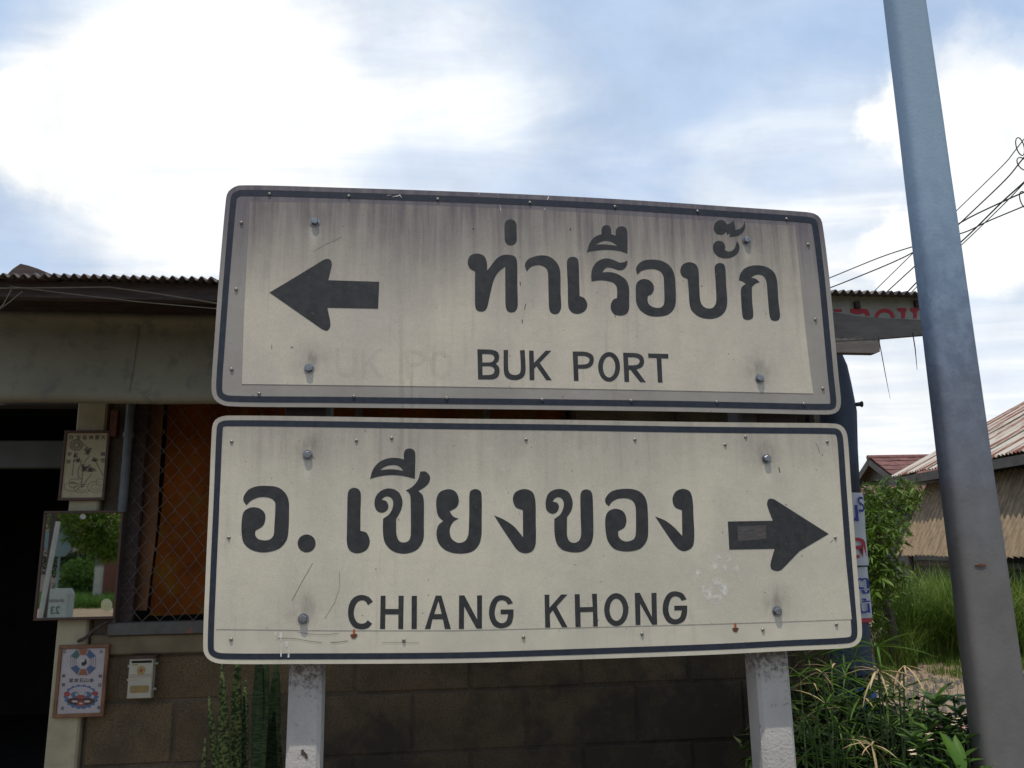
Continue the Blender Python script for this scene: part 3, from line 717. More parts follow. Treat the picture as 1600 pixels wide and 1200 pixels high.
def text_obj(name, body, h, cx, cz, y, m, parent, flip=False, w=None, ang=0, ext=0):
    """flat lettering, cap height h, centred at (cx, cz) on the plane y, reading from -y"""
    cu = bpy.data.curves.new('t', 'FONT'); cu.body = body; cu.size = 1; cu.resolution_u = 3; cu.offset = .006
    o = bpy.data.objects.new('t', cu); S.collection.objects.link(o)
    dg = bpy.context.evaluated_depsgraph_get(); me = bpy.data.meshes.new_from_object(o.evaluated_get(dg)); bpy.data.objects.remove(o)
    vs = [v.co.copy() for v in me.vertices]
    if not vs: return None
    x0 = min(v.x for v in vs); x1 = max(v.x for v in vs); y0 = min(v.y for v in vs); y1 = max(v.y for v in vs)
    s = h / max(1e-6, y1 - y0); sx = s if w is None else w / max(1e-6, x1 - x0)
    for v, c in zip(me.vertices, vs):
        a, b = (c.x - (x0 + x1) / 2) * sx, (c.y - (y0 + y1) / 2) * s
        a, b = a * cos(ang) - b * sin(ang), a * sin(ang) + b * cos(ang)
        v.co = (cx + a, y, cz + b)
    me.materials.clear(); me.materials.append(m); me.name = name
    ob = bpy.data.objects.new(name, me); link(ob, parent); return ob
for body, px, py, hh, mm in (('ปร', 1345, 802, 30, M_blue), ('กา', 1331, 800, 34, M_blue), ('คุณ', 1342, 915, 22, M_blue), ('บ้าน', 1347, 950, 24, M_blue)):
    pass
def bl(body, x0, x1, y0, y1, m, P):
    y = yn - .004; a = HS.at(x0, (y0 + y1) / 2, y); b = HS.at(x1, (y0 + y1) / 2, y); t = HS.at((x0 + x1) / 2, y0, y)[1]; bt = HS.at((x0 + x1) / 2, y1, y)[1]
    o = text_obj('lettering', body, t - bt, (a[0] + b[0]) / 2, (t + bt) / 2, y, m, P, w=b[0] - a[0])
    return o
bl('น', 1322, 1341, 789, 815, M_blue, b1_); bl('ร', 1341, 1350, 776, 800, M_blue, b1_)
bl('ล', 1325, 1353, 840, 872, M_red, b1_); bl('ตู', 1338, 1358, 903, 928, M_blue, b2_); bl('น้', 1342, 1360, 935, 958, M_blue, b2_)

# ------------------------------------------------------------------ things hung on the front: two framed plaques, mirror, mailbox
def hung(name, label, cat, px, py, y=-.03):
    x, z = HS.at(px, py, y); e = empty(name, HS.world(0, 0, 0), A); e.location = HS.world(x, y, z); e.rotation_euler = (0, 0, A)
    tag(e, label, cat); return e, x, z
def rectframe(w, h, t, d, m, parent, nm='frame'):
    b = MB()
    b.box(-w / 2, w / 2, -d, d * .4, h / 2 - t, h / 2, .0025); b.box(-w / 2, w / 2, -d, d * .4, -h / 2, -h / 2 + t, .0025)
    b.box(-w / 2, -w / 2 + t, -d + .001, d * .4, -h / 2 + t, h / 2 - t, .0025); b.box(w / 2 - t, w / 2, -d + .001, d * .4, -h / 2 + t, h / 2 - t, .0025)
    return b.build(nm, m, parent)
def W2(px0, px1, py, y): return hx(px1, py, y) - hx(px0, py, y)
def H2(py0, py1, px, y): return hz(px, py0, y) - hz(px, py1, y)
class Sub:                                       # local pixel mapper on a hung board
    def __init__(s, ox, oz, crop, y): s.ox, s.oz, s.c, s.y = ox, oz, crop, y
    def __call__(s, cx, cy): px, py = s.c[0] + cx / s.c[2], s.c[1] + cy / s.c[2]; x, z = HS.at(px, py, s.y); return x - s.ox, z - s.oz
def stroke_mb(b, pts, w, y):
    for (x0, z0), (x1, z1) in zip(pts[:-1], pts[1:]):
        d = Vector((x1 - x0, z1 - z0)); L = d.length
        if L < 1e-6: continue
        d /= L; nrm = Vector((-d.y, d.x)) * w / 2
        y += -1e-6
        b.add([(x0 + nrm.x, y, z0 + nrm.y), (x0 - nrm.x, y, z0 - nrm.y), (x1 - nrm.x, y, z1 - nrm.y), (x1 + nrm.x, y, z1 + nrm.y)], [(0, 1, 2, 3)])
    return b
# plaque 1
yp = -.03
p1, ox, oz = hung('framed_plaque', 'cream plaque with Chinese characters and line drawing in a dark frame, above the mirror', 'plaque', 133, 727, yp)
w1, h1 = W2(97, 169, 727, yp), H2(672, 781, 133, yp)
MB().box(-w1 / 2 + .004, w1 / 2 - .004, -.006, .008, -h1 / 2 + .004, h1 / 2 - .004).build('sheet', M_paper1, p1)
rectframe(w1, h1, .014, .014, M_frdark, p1)
q1 = Sub(ox, oz, (85, 660, 9.23), yp - .007)
def glyph(q, ch, cx, cy, sz, m, parent, y):
    a = q(cx - sz / 2, cy); b = q(cx + sz / 2, cy)
    return text_obj('character', ch, (b[0] - a[0]) * .95, (a[0] + b[0]) / 2, (a[1] + b[1]) / 2, y, m, parent, w=(b[0] - a[0]))
for ch, cx in zip('符宝祖佛聖大', (240, 345, 435, 528, 618, 705)): glyph(q1, ch, cx, 216, 66, M_ink, p1, -.0072)
for ch, cx, cy in (('平', 215, 465), ('安', 205, 565), ('鎮', 697, 455), ('宅', 697, 548)): glyph(q1, ch, cx, cy, 68, M_ink, p1, -.0072)
dr = MB(); yl = -.0070
def ell(q, cx, cy, rx, ry, a0=0, a1=2 * pi, n=22): return [q(cx + rx * cos(a0 + (a1 - a0) * i / n), cy + ry * sin(a0 + (a1 - a0) * i / n)) for i in range(n + 1)]
lay = [0]
def ds(pts, w): lay[0] += 1; stroke_mb(dr, pts, w, yl - lay[0] * 1.5e-5)
for r in (95, 75, 52, 28): ds(ell(q1, 315, 328, r, r * .86), .0022)
for k in range(10): t = k * pi / 5; ds([q1(315 + 30 * cos(t), 328 + 26 * sin(t)), q1(315 + 95 * cos(t), 328 + 80 * sin(t))], .0014)
for cx, cy, rx, ry in ((250, 930, 110, 62), (400, 955, 120, 62), (590, 930, 110, 78), (400, 955, 65, 35), (590, 930, 60, 42), (270, 900, 55, 40), (660, 860, 60, 48), (300, 850, 90, 34)):
    ds(ell(q1, cx, cy, rx, ry, .2, 5.4), .0016)
# plain knotted plant ornament standing on the cloud curls
rq = random.Random(3)
def scrib(cx, cy, rx, ry, n):
    for _ in range(n):
        a = rq.uniform(0, 6.3); r = rq.uniform(.1, 1); ds(ell(q1, cx + rx * r * cos(a), cy + ry * r * sin(a), rq.uniform(8, 20), rq.uniform(6, 15), n=8), .0020)
scrib(485, 425, 55, 60, 16); scrib(440, 660, 90, 55, 26); scrib(530, 690, 50, 40, 10); scrib(330, 540, 60, 30, 8); scrib(575, 540, 50, 40, 8); scrib(310, 470, 22, 45, 6)
for pts in (((300, 420), (275, 600), (255, 770)), ((560, 500), (640, 650), (705, 770)), ((400, 540), (340, 700), (345, 790), (390, 820)), ((405, 710), (395, 860), (385, 940)), ((540, 740), (450, 850), (400, 940)), ((500, 490), (440, 560), (420, 620)), ((420, 300), (470, 370))):
    ds([q1(*p) for p in pts], .0022)
dr.build('drawing', M_ink, p1)
# plaque 2
p2, ox, oz = hung('framed_plaque', 'coloured eight sided emblem and blue mask print in an orange wooden frame, below the mirror', 'plaque', 128, 1063, yp)
w2, h2 = W2(89, 168, 1063, yp), H2(1007, 1120, 128, yp)
MB().box(-w2 / 2 + .004, w2 / 2 - .004, -.006, .008, -h2 / 2 + .004, h2 / 2 - .004).build('sheet', M_paper2, p2)
rectframe(w2, h2, .018, .014, M_frwood, p2)
q2 = Sub(ox, oz, (80, 1000, 9.23), yp - .007)
def pz(loops, m, nm, parent, y): return MB().prism(loops, y, y + .0004).build(nm, m, parent)
for ch, cx, cy in (('正', 195, 160), ('太', 720, 165), ('照', 180, 520), ('極', 708, 520), ('無', 178, 645), ('百', 700, 650), ('忌', 160, 985), ('事', 685, 975)):
    glyph(q2, ch, cx, cy, 50, M_ink, p2, -.0072)
for ch, cx in zip('當敢石山泰', (287, 362, 435, 508, 582)): glyph(q2, ch, cx, 582, 60, M_ink, p2, -.0072)
cx0, cy0 = 460, 318
def trap(a, r0, r1, da, dash=0): return [q2(cx0 + r * cos(a + s), cy0 + r * sin(a + s)) for r, s in ((r0, -da), (r1, -da), (r1, da), (r0, da))]
for a, mm in ((-pi / 2, M_porange), (pi / 2, M_porange), (-3 * pi / 4, M_pgreen), (-pi / 4, M_pblue), (pi / 4, M_pblue), (3 * pi / 4, M_pblue)):
    pz([trap(a, 105, 205, .36)], mm, 'emblem', p2, -.0066)
dr = MB(); lay[0] = 0; yl = -.0069
for a in (0, pi):
    for r in (110, 135, 160, 195): ds([q2(cx0 + r * cos(a - .4), cy0 + r * sin(a - .4)), q2(cx0 + r * cos(a + .4), cy0 + r * sin(a + .4))], .0012)
for a in (-pi / 2, pi / 2, -3 * pi / 4, -pi / 4, pi / 4, 3 * pi / 4):
    for r in (130, 155, 180): ds([q2(cx0 + r * cos(a - .3), cy0 + r * sin(a - .3)), q2(cx0 + r * cos(a + .3), cy0 + r * sin(a + .3))], .0012)
pz([[q2(*p) for p in disc(cx0, cy0, 56)]], M_pwhite, 'emblem', p2, -.0066)
hv = [(cx0 + 54 * cos(t), cy0 + 54 * sin(t)) for t in [-pi / 2 + pi * i / 14 for i in range(15)]] + [(cx0 - 27 * sin(pi - t) * 1 + 0, cy0 + 27 + 27 * cos(pi - t) * -1) for t in [pi * i / 8 for i in range(9)]][::1] + [(cx0 + 27 * sin(t), cy0 - 27 + 27 * cos(t)) for t in [pi * i / 8 for i in range(9)]]
pz([[q2(*p) for p in hv]], M_ink, 'emblem', p2, -.0071)
pz([[q2(*p) for p in disc(cx0 - 6, cy0 + 28, 8, n=10)]], M_ink, 'emblem', p2, -.0072); pz([[q2(*p) for p in disc(cx0 + 6, cy0 - 28, 8, n=10)]], M_pwhite, 'emblem', p2, -.0074)
dr.build('drawing', M_ink, p2)
# plain mask print: scalloped blue rim, pale face
def scal(cx, cy, rx, ry, n, d): return [q2(cx + (rx + d * cos(n * t)) * cos(t), cy + (ry + d * cos(n * t)) * sin(t)) for t in [2 * pi * i / 144 for i in range(144)]]
pz([scal(430, 820, 245, 172, 18, 10)], M_pblue, 'mask', p2, -.0066)
pz([[q2(*p) for p in disc(430, 790, 195, 120)]], M_paper2, 'mask', p2, -.0070)
for cx, cy, rx, ry, mm, y in ((230, 780, 48, 34, M_pred, -.0074), (630, 770, 50, 30, M_pred, -.0074), (430, 880, 200, 62, M_frdark, -.0074), (345, 790, 60, 45, M_pblue, -.0078), (525, 790, 60, 45, M_pblue, -.0078),
                              (430, 820, 65, 28, M_pred, -.0082), (430, 915, 62, 40, M_pred, -.0078), (372, 785, 24, 22, M_pwhite, -.0082), (494, 785, 24, 22, M_pwhite, -.0082), (376, 787, 9, 9, M_ink, -.0086), (490, 787, 9, 9, M_ink, -.0086),
                              (340, 885, 45, 16, M_pwhite, -.0082), (520, 885, 45, 16, M_pwhite, -.0082), (430, 915, 26, 12, M_pwhite, -.0086)):
    pz([[q2(*p) for p in disc(cx, cy, rx, ry, 18)]], mm, 'mask', p2, y)
# mirror
ym = -.05
mi, ox, oz = hung('wall_mirror', 'rectangular mirror in a thin dark frame reflecting trees and a kilometre stone', 'mirror', 125, 882, ym)
wm, hm = W2(62, 188, 882, ym), H2(797, 967, 125, ym)
MIR = (ox, oz)
MB().box(-wm / 2 + .012, wm / 2 - .010, -.004, .004, -hm / 2 + .01, hm / 2 - .008).build('glass', M_mirror, mi)
rectframe(wm, hm, .013, .012, M_frdark, mi)
MB().box(-wm / 2 + .02, wm / 2 - .02, .006, .03, -hm / 2 + .02, hm / 2 - .02).build('backing', M_woodd, mi)
qm = Sub(ox, oz, (50, 785, 6.316), ym - .006)
stk = [qm(*p) for p in [(735 + 58 * cos(t), 1012 + 62 * sin(t)) for t in [2 * pi * i / 22 for i in range(22)]]]
pz([stk], mat('faded_yellow', (.42, .42, .12), (.5, .48, .3), 40, rough=.6), 'sticker', mi, -.0046)
hexa = [qm(502 + 33 * cos(t), 140 + 28 * sin(t)) for t in [2 * pi * i / 6 for i in range(6)]]
pz([hexa], M_pwhite, 'sticker', mi, -.0046)
# cable piece under the mirror
x_, z_ = HS.at(150, 986, -.03)
cord('cable', [hw(122, 1002, -.03), hw(134, 996, -.045), hw(148, 984, -.05), hw(160, 976, -.045), hw(176, 966, -.03)], .008, M_woodd, 'short stiff dark cable end leaning between pillar and window sill', 'cable')
# mailbox
mb, ox, oz = hung('mailbox', 'small white wall mailbox with dark slot and yellow emblem beside the plaque', 'mailbox', 219, 1060, -.05)
q3 = Sub(ox, oz, (180, 1015, 13.33), -.05)
tl, tr_, brr, bll = q3(265, 200), q3(768, 200), q3(735, 1040), q3(228, 1040)
wB, hB = (tr_[0] - tl[0]), (tl[1] - bll[1])
MB().box(-wB / 2, wB / 2, 0, .045, -hB / 2, hB / 2, .004).build('body', M_white, mb)
MB().box(-wB / 2 - .003, wB / 2 + .012, -.012, .05, hB / 2 + .001, hB / 2 + .012, .003).build('lid', M_frdark, mb)
MB().box(-wB / 2 + .012, wB / 2 - .008, -.0015, .001, hB / 2 - .022, hB / 2 - .011).build('slot', M_slot, mb)
pz([[((wB * .0) + .030 * cos(t) * .7 + .002, hB / 2 - .058 + .022 * sin(t)) for t in [2 * pi * i / 24 for i in range(24)]]], M_yel, 'emblem', mb, -.0012)
pz([[(.008 * cos(t) + .002, hB / 2 - .058 + .008 * sin(t)) for t in [2 * pi * i / 12 for i in range(12)]]], M_pred, 'emblem', mb, -.0022)
pz([[(-wB / 2 + .014, hB / 2 - .033), (-wB / 2 + .044, hB / 2 - .033), (-wB / 2 + .044, hB / 2 - .028), (-wB / 2 + .014, hB / 2 - .028)][::1]], M_yel, 'lettering', mb, -.0012)
for dz_ in (.078, .083, .090, .103): MB().box(-wB / 2 + .006, wB / 2 - (.006 if dz_ < .1 else .07), -.001, .001, hB / 2 - dz_ - .0007, hB / 2 - dz_ + .0007).build('line', M_porange, mb)
rw, rh = .045, .017
lo_ = []
for sx_, sz_, a0 in ((1, 1, 0), (-1, 1, pi / 2), (-1, -1, pi), (1, -1, 3 * pi / 2)):
    for k in range(5): t = a0 + k * pi / 8; lo_.append((sx_ * (rw - .006) + .006 * cos(t), -hB / 2 + .045 + sz_ * (rh - .006) + .006 * sin(t)))
pz([lo_], M_brownp, 'window', mb, -.0014)
tb = MB()
for x_, z_ in ((wB / 2 + .006, hB / 2 - .03), (wB / 2 + .006, -hB / 2 + .04), (-wB / 2 - .006, hB / 2 - .04), (-wB / 2 - .005, -.01)): tb.tube([(x_ - .008, .03, z_), (x_ + .008, .03, z_)], .006, 8)
tb.build('hinge', M_white, mb)

# ================================================================== ROAD SIGN
RS = empty('road_sign', (0, 2.6, 0), A)
tag(RS, 'two bolted white bilingual direction boards on concrete posts reading BUK PORT and CHIANG KHONG', 'road sign')
id1 = (0, 0, 1)
UP = [(352.5, 316), (357, 299), (375, 289.5), (545, 293.5), (720, 299.5), (860, 305.5), (980, 312), (1137, 322.5), (1262, 331.5), (1277, 336), (1284.5, 347), (1295, 426), (1303.5, 515), (1310, 586), (1314, 628), (1310, 642), (1296, 647.5),
      (1180, 645.5), (1060, 643), (880, 640.5), (700, 638.5), (520, 636.5), (357, 634.5), (337, 626), (330.5, 608), (335, 532), (342.5, 430)]
LO = [(331.5, 668), (337.5, 655), (354, 649.5), (520, 651), (700, 654), (880, 656), (1060, 659), (1190, 660.5), (1306, 662), (1319, 669), (1324.5, 684), (1330, 762), (1337, 857), (1344, 945), (1347, 988), (1343, 1003.5), (1328, 1012),
      (1230, 1017), (1110, 1023), (900, 1030.5), (710, 1036), (460, 1037.5), (345, 1037), (325.5, 1030), (317.5, 1014), (321, 905), (326.5, 782)]
def resample(l, n):
    pts = l + [l[0]]; d = [0]
    for a, b in zip(pts[:-1], pts[1:]): d.append(d[-1] + math.hypot(b[0] - a[0], b[1] - a[1]))
    out = []; j = 0
    for i in range(n):
        t = d[-1] * i / n
        while d[j + 1] < t: j += 1
        s = (t - d[j]) / (d[j + 1] - d[j]); out.append((pts[j][0] + (pts[j + 1][0] - pts[j][0]) * s, pts[j][1] + (pts[j + 1][1] - pts[j][1]) * s))
    return out
def inset(l, d):
    k = len(l); out = []
    for i in range(k):
        a, b = l[i - 1], l[(i + 1) % k]; tx, ty = b[0] - a[0], b[1] - a[1]; L = math.hypot(tx, ty)
        out.append((l[i][0] - ty / L * d, l[i][1] + tx / L * d))
    return out
BU = [(492, 347), (483, 576), (1166.5, 376), (1187, 592)]; BLo = [(481, 711), (474, 967), (1197.5, 717), (1214, 955)]
boltxz = lambda L: [SG.at(*b) for b in L]
zU0, zU1 = SG.at(800, 600)[1], SG.at(800, 310)[1]
zL0, zL1 = SG.at(800, 1020)[1], SG.at(800, 670)[1]
S_back = sign_mat('sheeting_grey_aged', (.325, .295, .255), (.27, .245, .215), (.10, .085, .105), zU1 + .06, zU0 + .2, [], .95)
S_over = sign_mat('sheeting_cream_aged', (.56, .495, .385), (.47, .42, .345), (.125, .105, .11), zU1 + .03, zU0 + .16, boltxz(BU), .95)
S_low = sign_mat('sheeting_cream_lower', (.585, .53, .41), (.49, .445, .355), (.20, .17, .155), zL1 + .10, zL1 - .32, boltxz(BLo), .6, 1.2)
def board(outer, mbase, label):
    o4 = resample(smooth(outer, 8), 420)
    pn = MB().prism(onplane([o4], SG, 0), 0, .0035, back=True).build('sign_panel', mbase, RS); tag(pn, label)
    a, b = inset(o4, 7.2), inset(o4, 16.6)
    A_, B_ = onplane([a, b], SG, -.0008)
    n = len(A_); vs = [(x, -.0008, z) for x, z in A_] + [(x, -.0008, z) for x, z in B_]
    MB().add(vs, [(i, (i + 1) % n, n + (i + 1) % n, n + i)[::-1] for i in range(n)]).build('border', M_navy, pn)
    return pn
PU = board(UP, S_back, 'upper direction board pointing left to BUK PORT, grimy along its top')
PL = board(LO, S_low, 'lower direction board pointing right to CHIANG KHONG, cleaner')
ov = [(391, 315.5), (545, 317), (720, 323), (860, 329), (980, 337), (1137, 346.5), (1242, 353), (1250, 430), (1259, 520), (1266, 580), (1271, 615), (1130, 611.8), (1040, 610), (880, 607), (700, 604), (540, 602), (378, 600), (381, 500), (386, 400)]
sheet('overlay_sheet', [ov], id1, SG, -.0012, .0012, S_over, PU)
lv = [(349, 667), (520, 669), (700, 671.5), (880, 674), (1060, 677), (1190, 678.5), (1300, 680), (1306, 684), (1313, 765), (1320, 860), (1331, 967.5), (1220, 971.5), (1110, 975), (900, 980.5), (710, 985), (520, 985), (337, 983), (340, 905), (343, 782)]
sheet('overlay_sheet', [lv], id1, SG, -.0012, .0012, S_low, PL)
LY = -.0019
cA, cB, cC = (700, 300, 4.4444), (980, 300, 4.4444), (700, 500, 4.4444)
cD, cE, cF, cG = (310, 640, 4.2105), (660, 700, 3.6364), (310, 880, 4.0), (690, 880, 3.8095)
cH, cI = (320, 270, 4.0), (1060, 640, 5.3333)
Ltr = []
def LT(parent, crop, outer, holes=(), raw=False, nm='letter'):
    lo = [outer if raw else smooth(outer)] + [h if raw else smooth(h) for h in holes]
    return sheet(nm, lo, crop, SG, LY, .0007, M_black, parent)
c_ = 1
LT(PU, cA, capsule(434, 231, 436, 328, 42), raw=True)
LT(PU, cA, [(188, 551, 1), (152, 530), (137, 488), (152, 445), (195, 427), (245, 440), (268, 480), (273, 545, 1), (335, 465), (375, 440), (420, 435), (465, 448), (480, 490), (482, 640), (484, 790), (470, 825), (441, 836), (412, 825), (400, 790), (398, 650), (397, 517, 1), (345, 562), (315, 620), (295, 700), (275, 790), (258, 822), (230, 830), (200, 820), (188, 785)])
LT(PU, cA, [(547, 552, 1), (534, 505), (560, 465), (630, 441), (700, 447), (755, 490), (779, 550), (782, 700), (786, 800), (770, 838), (743, 848), (714, 836), (702, 800), (697, 650), (694, 560), (678, 525), (630, 507), (585, 515), (560, 535)])
LT(PU, cA, [(826, 490), (837, 460), (866, 450), (896, 460), (907, 492), (911, 600), (914, 722, 1), (950, 740), (968, 785), (950, 825), (905, 846), (860, 835), (836, 795), (832, 650)])
LT(PU, cA, [(965, 417, 1), (982, 360), (1015, 315), (1067, 291, 1), (1066, 262), (1078, 238), (1100, 230), (1124, 238), (1134, 265), (1134, 292, 1), (1165, 304, 1), (1165, 272), (1178, 247), (1205, 238), (1233, 247), (1245, 275), (1247, 350), (1246, 427, 1), (1190, 409), (1105, 401), (1020, 407)],
   [[(1026, 366, 1), (1060, 346), (1100, 338), (1145, 350), (1178, 376, 1), (1130, 367), (1075, 363)]])
LT(PU, cA, [(997, 621, 1), (995, 575), (1005, 525), (1038, 482), (1092, 461), (1145, 470), (1190, 489), (1225, 486), (1245, 472, 1), (1243, 505), (1222, 535), (1188, 543), (1145, 529), (1105, 524), (1085, 538), (1072, 558, 1), (1125, 556), (1185, 573), (1237, 612), (1257, 665), (1258, 750), (1257, 810), (1240, 845), (1200, 858), (1155, 848), (1131, 812), (1134, 770), (1150, 746), (1174, 736, 1), (1175, 690), (1170, 655), (1148, 630), (1105, 617), (1050, 613)])
LT(PU, cA, [(1315, 575, 1), (1306, 535), (1322, 500), (1362, 475), (1425, 469), (1492, 481), (1547, 520), (1573, 580), (1580, 650), (1582, 760), (1568, 812), (1528, 851), (1460, 865), (1390, 856), (1335, 820), (1309, 770), (1305, 710), (1306, 650), (1320, 620), (1355, 604), (1397, 612), (1425, 642), (1430, 675), (1415, 707), (1388, 722, 1), (1386, 752), (1398, 782), (1428, 800), (1468, 804), (1495, 787), (1503, 755), (1501, 650), (1496, 585), (1474, 551), (1430, 535), (1380, 537), (1340, 551)])
LT(PU, cB, [(420, 603, 1), (383, 585), (369, 548), (384, 506), (430, 487), (476, 503), (495, 545), (500, 640), (506, 745), (522, 787), (558, 808), (596, 802), (618, 765), (616, 650), (608, 530), (618, 502), (645, 493), (672, 503), (682, 535), (688, 650), (695, 765), (680, 827), (635, 868), (570, 881), (500, 866), (448, 822), (433, 770), (427, 680)])
LT(PU, cB, [(762, 340, 1), (779, 372), (775, 412), (742, 446), (690, 460), (638, 450), (605, 420), (595, 382), (608, 350), (637, 338), (668, 350), (681, 380), (678, 402, 1), (710, 414), (745, 392)])
LT(PU, cB, [(602, 245), (615, 210), (648, 195), (678, 203), (694, 225, 1), (716, 215), (738, 198, 1), (747, 230), (752, 265, 1), (787, 253), (806, 230), (814, 202, 1), (820, 240), (804, 278), (768, 303), (712, 312, 1), (714, 283, 1), (693, 298, 1), (690, 276, 1), (665, 294), (630, 293), (606, 272)])
LT(PU, cB, [(775, 612, 1), (785, 570), (817, 530), (870, 511), (932, 511), (987, 530), (1026, 568), (1042, 625), (1050, 750), (1061, 850), (1055, 884), (1030, 895), (1000, 885), (988, 850), (977, 730), (968, 625), (950, 587), (920, 573), (885, 578), (860, 595, 1), (895, 604), (920, 626, 1), (890, 637), (866, 660, 1), (868, 750), (876, 850), (868, 878), (838, 888), (808, 877), (798, 840), (792, 750), (790, 680), (800, 655), (824, 637, 1), (800, 620)])
LT(PU, cC, [(204, 203, 1), (300, 206), (340, 219), (355, 248), (350, 283), (332, 303, 1), (352, 325), (358, 360), (345, 395), (313, 411), (209, 412, 1)],
   [[(238, 235, 1), (292, 237), (315, 246), (322, 265), (312, 286), (290, 294), (239, 295, 1)], [(239, 320, 1), (292, 321), (315, 330), (323, 350), (315, 371), (292, 380), (240, 383, 1)]])
LT(PU, cC, [(386, 208, 1), (417, 208, 1), (418, 335), (430, 370), (465, 382), (497, 370), (506, 335), (500, 210, 1), (533, 209, 1), (539, 340), (530, 385), (505, 408), (465, 417), (420, 408), (393, 380), (387, 330)])
LT(PU, cC, corner([(563, 212), (594, 212), (597, 298), (678, 213), (717, 213), (637, 297), (720, 418), (682, 417), (615, 320), (599, 338), (600, 417), (567, 417)]))
LT(PU, cC, [(866, 218, 1), (955, 221), (1000, 240), (1013, 275), (1000, 315), (965, 335), (904, 338, 1), (907, 423, 1), (875, 422, 1)], [[(901, 248, 1), (950, 250), (977, 262), (983, 280), (972, 300), (948, 308), (903, 310, 1)]])
LT(PU, cC, disc(1119, 325, 76, 103, 48), [disc(1119, 326, 43, 73, 40)], raw=True)
LT(PU, cC, [(1216, 227, 1), (1310, 231), (1349, 250), (1362, 288), (1348, 325), (1309, 343, 1), (1374, 432, 1), (1335, 431, 1), (1268, 346, 1), (1256, 346, 1), (1258, 430, 1), (1226, 429, 1)], [[(1250, 258, 1), (1300, 260), (1325, 270), (1331, 287), (1322, 305), (1300, 313), (1253, 315, 1)]])
LT(PU, cC, corner([(1390, 232), (1530, 236), (1530, 267), (1482, 266), (1490, 434), (1458, 433), (1449, 264), (1392, 262)]))
LT(PU, cH, [(404, 748, 1), (560, 655, 1), (735, 548, 1), (765, 537), (788, 548), (793, 578), (771, 671, 1), (1090, 681, 1), (1083, 849, 1), (766, 843, 1), (784, 930), (783, 962), (765, 986), (735, 979, 1)], nm='arrow')
LT(PL, cD, [(316, 629, 1), (296, 598), (300, 567), (332, 525), (382, 505), (442, 501), (520, 510), (570, 547), (594, 602), (596, 690), (592, 800), (578, 862), (530, 915), (440, 939), (355, 925), (300, 880), (284, 815), (286, 720), (302, 668), (350, 643), (402, 650), (435, 680), (440, 720), (424, 765), (375, 797, 1), (374, 825), (392, 850), (430, 860), (470, 854), (494, 826), (500, 765), (506, 620), (490, 592), (450, 577), (400, 577), (348, 598)])
LT(PL, cD, disc(712, 880, 59), raw=True, nm='full_stop')
LT(PL, cD, [(982, 560), (994, 527), (1025, 514), (1057, 527), (1069, 560), (1066, 680), (1066, 797, 1), (1107, 812), (1128, 868), (1106, 922), (1050, 945), (1000, 930), (978, 885), (977, 800), (979, 680)])
LT(PL, cD, [(1130, 455, 1), (1148, 395), (1190, 345), (1250, 320), (1310, 318), (1352, 328, 1), (1352, 290), (1362, 265), (1390, 255), (1418, 267), (1427, 295), (1426, 380), (1424, 455, 1), (1350, 437), (1280, 430), (1200, 437)], [[(1193, 398, 1), (1235, 372), (1290, 364), (1325, 376), (1348, 402, 1), (1270, 392)]])
LT(PL, cD, [(1215, 717, 1), (1255, 688), (1278, 645), (1281, 605), (1268, 580), (1245, 571), (1222, 576), (1205, 594, 1), (1235, 602), (1250, 635), (1238, 665), (1205, 678), (1172, 662), (1158, 617), (1170, 567), (1205, 532), (1255, 518), (1310, 537), (1341, 592), (1335, 655), (1301, 720, 1), (1303, 820), (1320, 863), (1352, 874), (1384, 861), (1397, 822), (1397, 640), (1394, 570), (1383, 545), (1365, 532, 1), (1410, 505), (1445, 460), (1460, 407, 1), (1497, 409), (1523, 440), (1518, 478), (1490, 509), (1447, 535, 1), (1476, 565), (1484, 620), (1483, 750), (1481, 850), (1450, 910), (1400, 940), (1335, 947), (1270, 925), (1226, 872), (1214, 800)])
LT(PL, cE, [(118, 415, 1), (90, 385), (80, 340), (80, 290), (100, 250), (148, 234), (190, 250), (207, 295), (195, 335), (155, 360, 1), (175, 389), (205, 401, 1), (175, 420), (156, 460), (162, 508), (190, 534), (220, 538), (248, 522), (262, 485), (266, 380), (267, 270), (275, 243), (302, 233), (330, 246), (337, 278), (337, 400), (335, 500), (318, 555), (278, 590), (210, 600), (140, 585), (95, 545), (80, 490), (90, 440)])
ngo = [(408, 383, 1), (460, 405), (520, 445), (572, 507, 1), (571, 353, 1), (530, 335), (514, 290), (530, 250), (580, 233), (625, 250), (642, 300), (644, 400), (644, 540), (625, 585), (580, 598), (540, 580), (500, 525), (450, 450)]
LT(PL, cE, ngo)
LT(PL, cE, [(750, 403, 1), (785, 375), (803, 330), (798, 295), (775, 279), (752, 287), (740, 304, 1), (766, 312), (776, 335), (765, 362), (738, 374), (708, 355), (700, 315), (712, 265), (742, 240), (785, 233), (830, 250), (853, 302), (848, 350), (822, 393, 1), (822, 495), (835, 528), (862, 539), (890, 526), (902, 490), (899, 380), (898, 270), (908, 243), (933, 235), (958, 246), (967, 275), (971, 400), (970, 500), (955, 550), (915, 585), (862, 593), (800, 580), (765, 545), (751, 485)])
LT(PL, cE, [(1060, 331, 1), (1040, 310), (1043, 280), (1070, 250), (1112, 235), (1180, 232), (1232, 246), (1265, 280), (1279, 332), (1283, 480), (1273, 530), (1235, 573), (1165, 588), (1095, 575), (1055, 530), (1041, 470), (1040, 400), (1055, 362), (1095, 345), (1140, 360), (1159, 402), (1150, 448), (1112, 473, 1), (1116, 505), (1140, 527), (1172, 530), (1203, 515), (1213, 480), (1212, 340), (1196, 302), (1160, 286), (1110, 289), (1077, 307)])
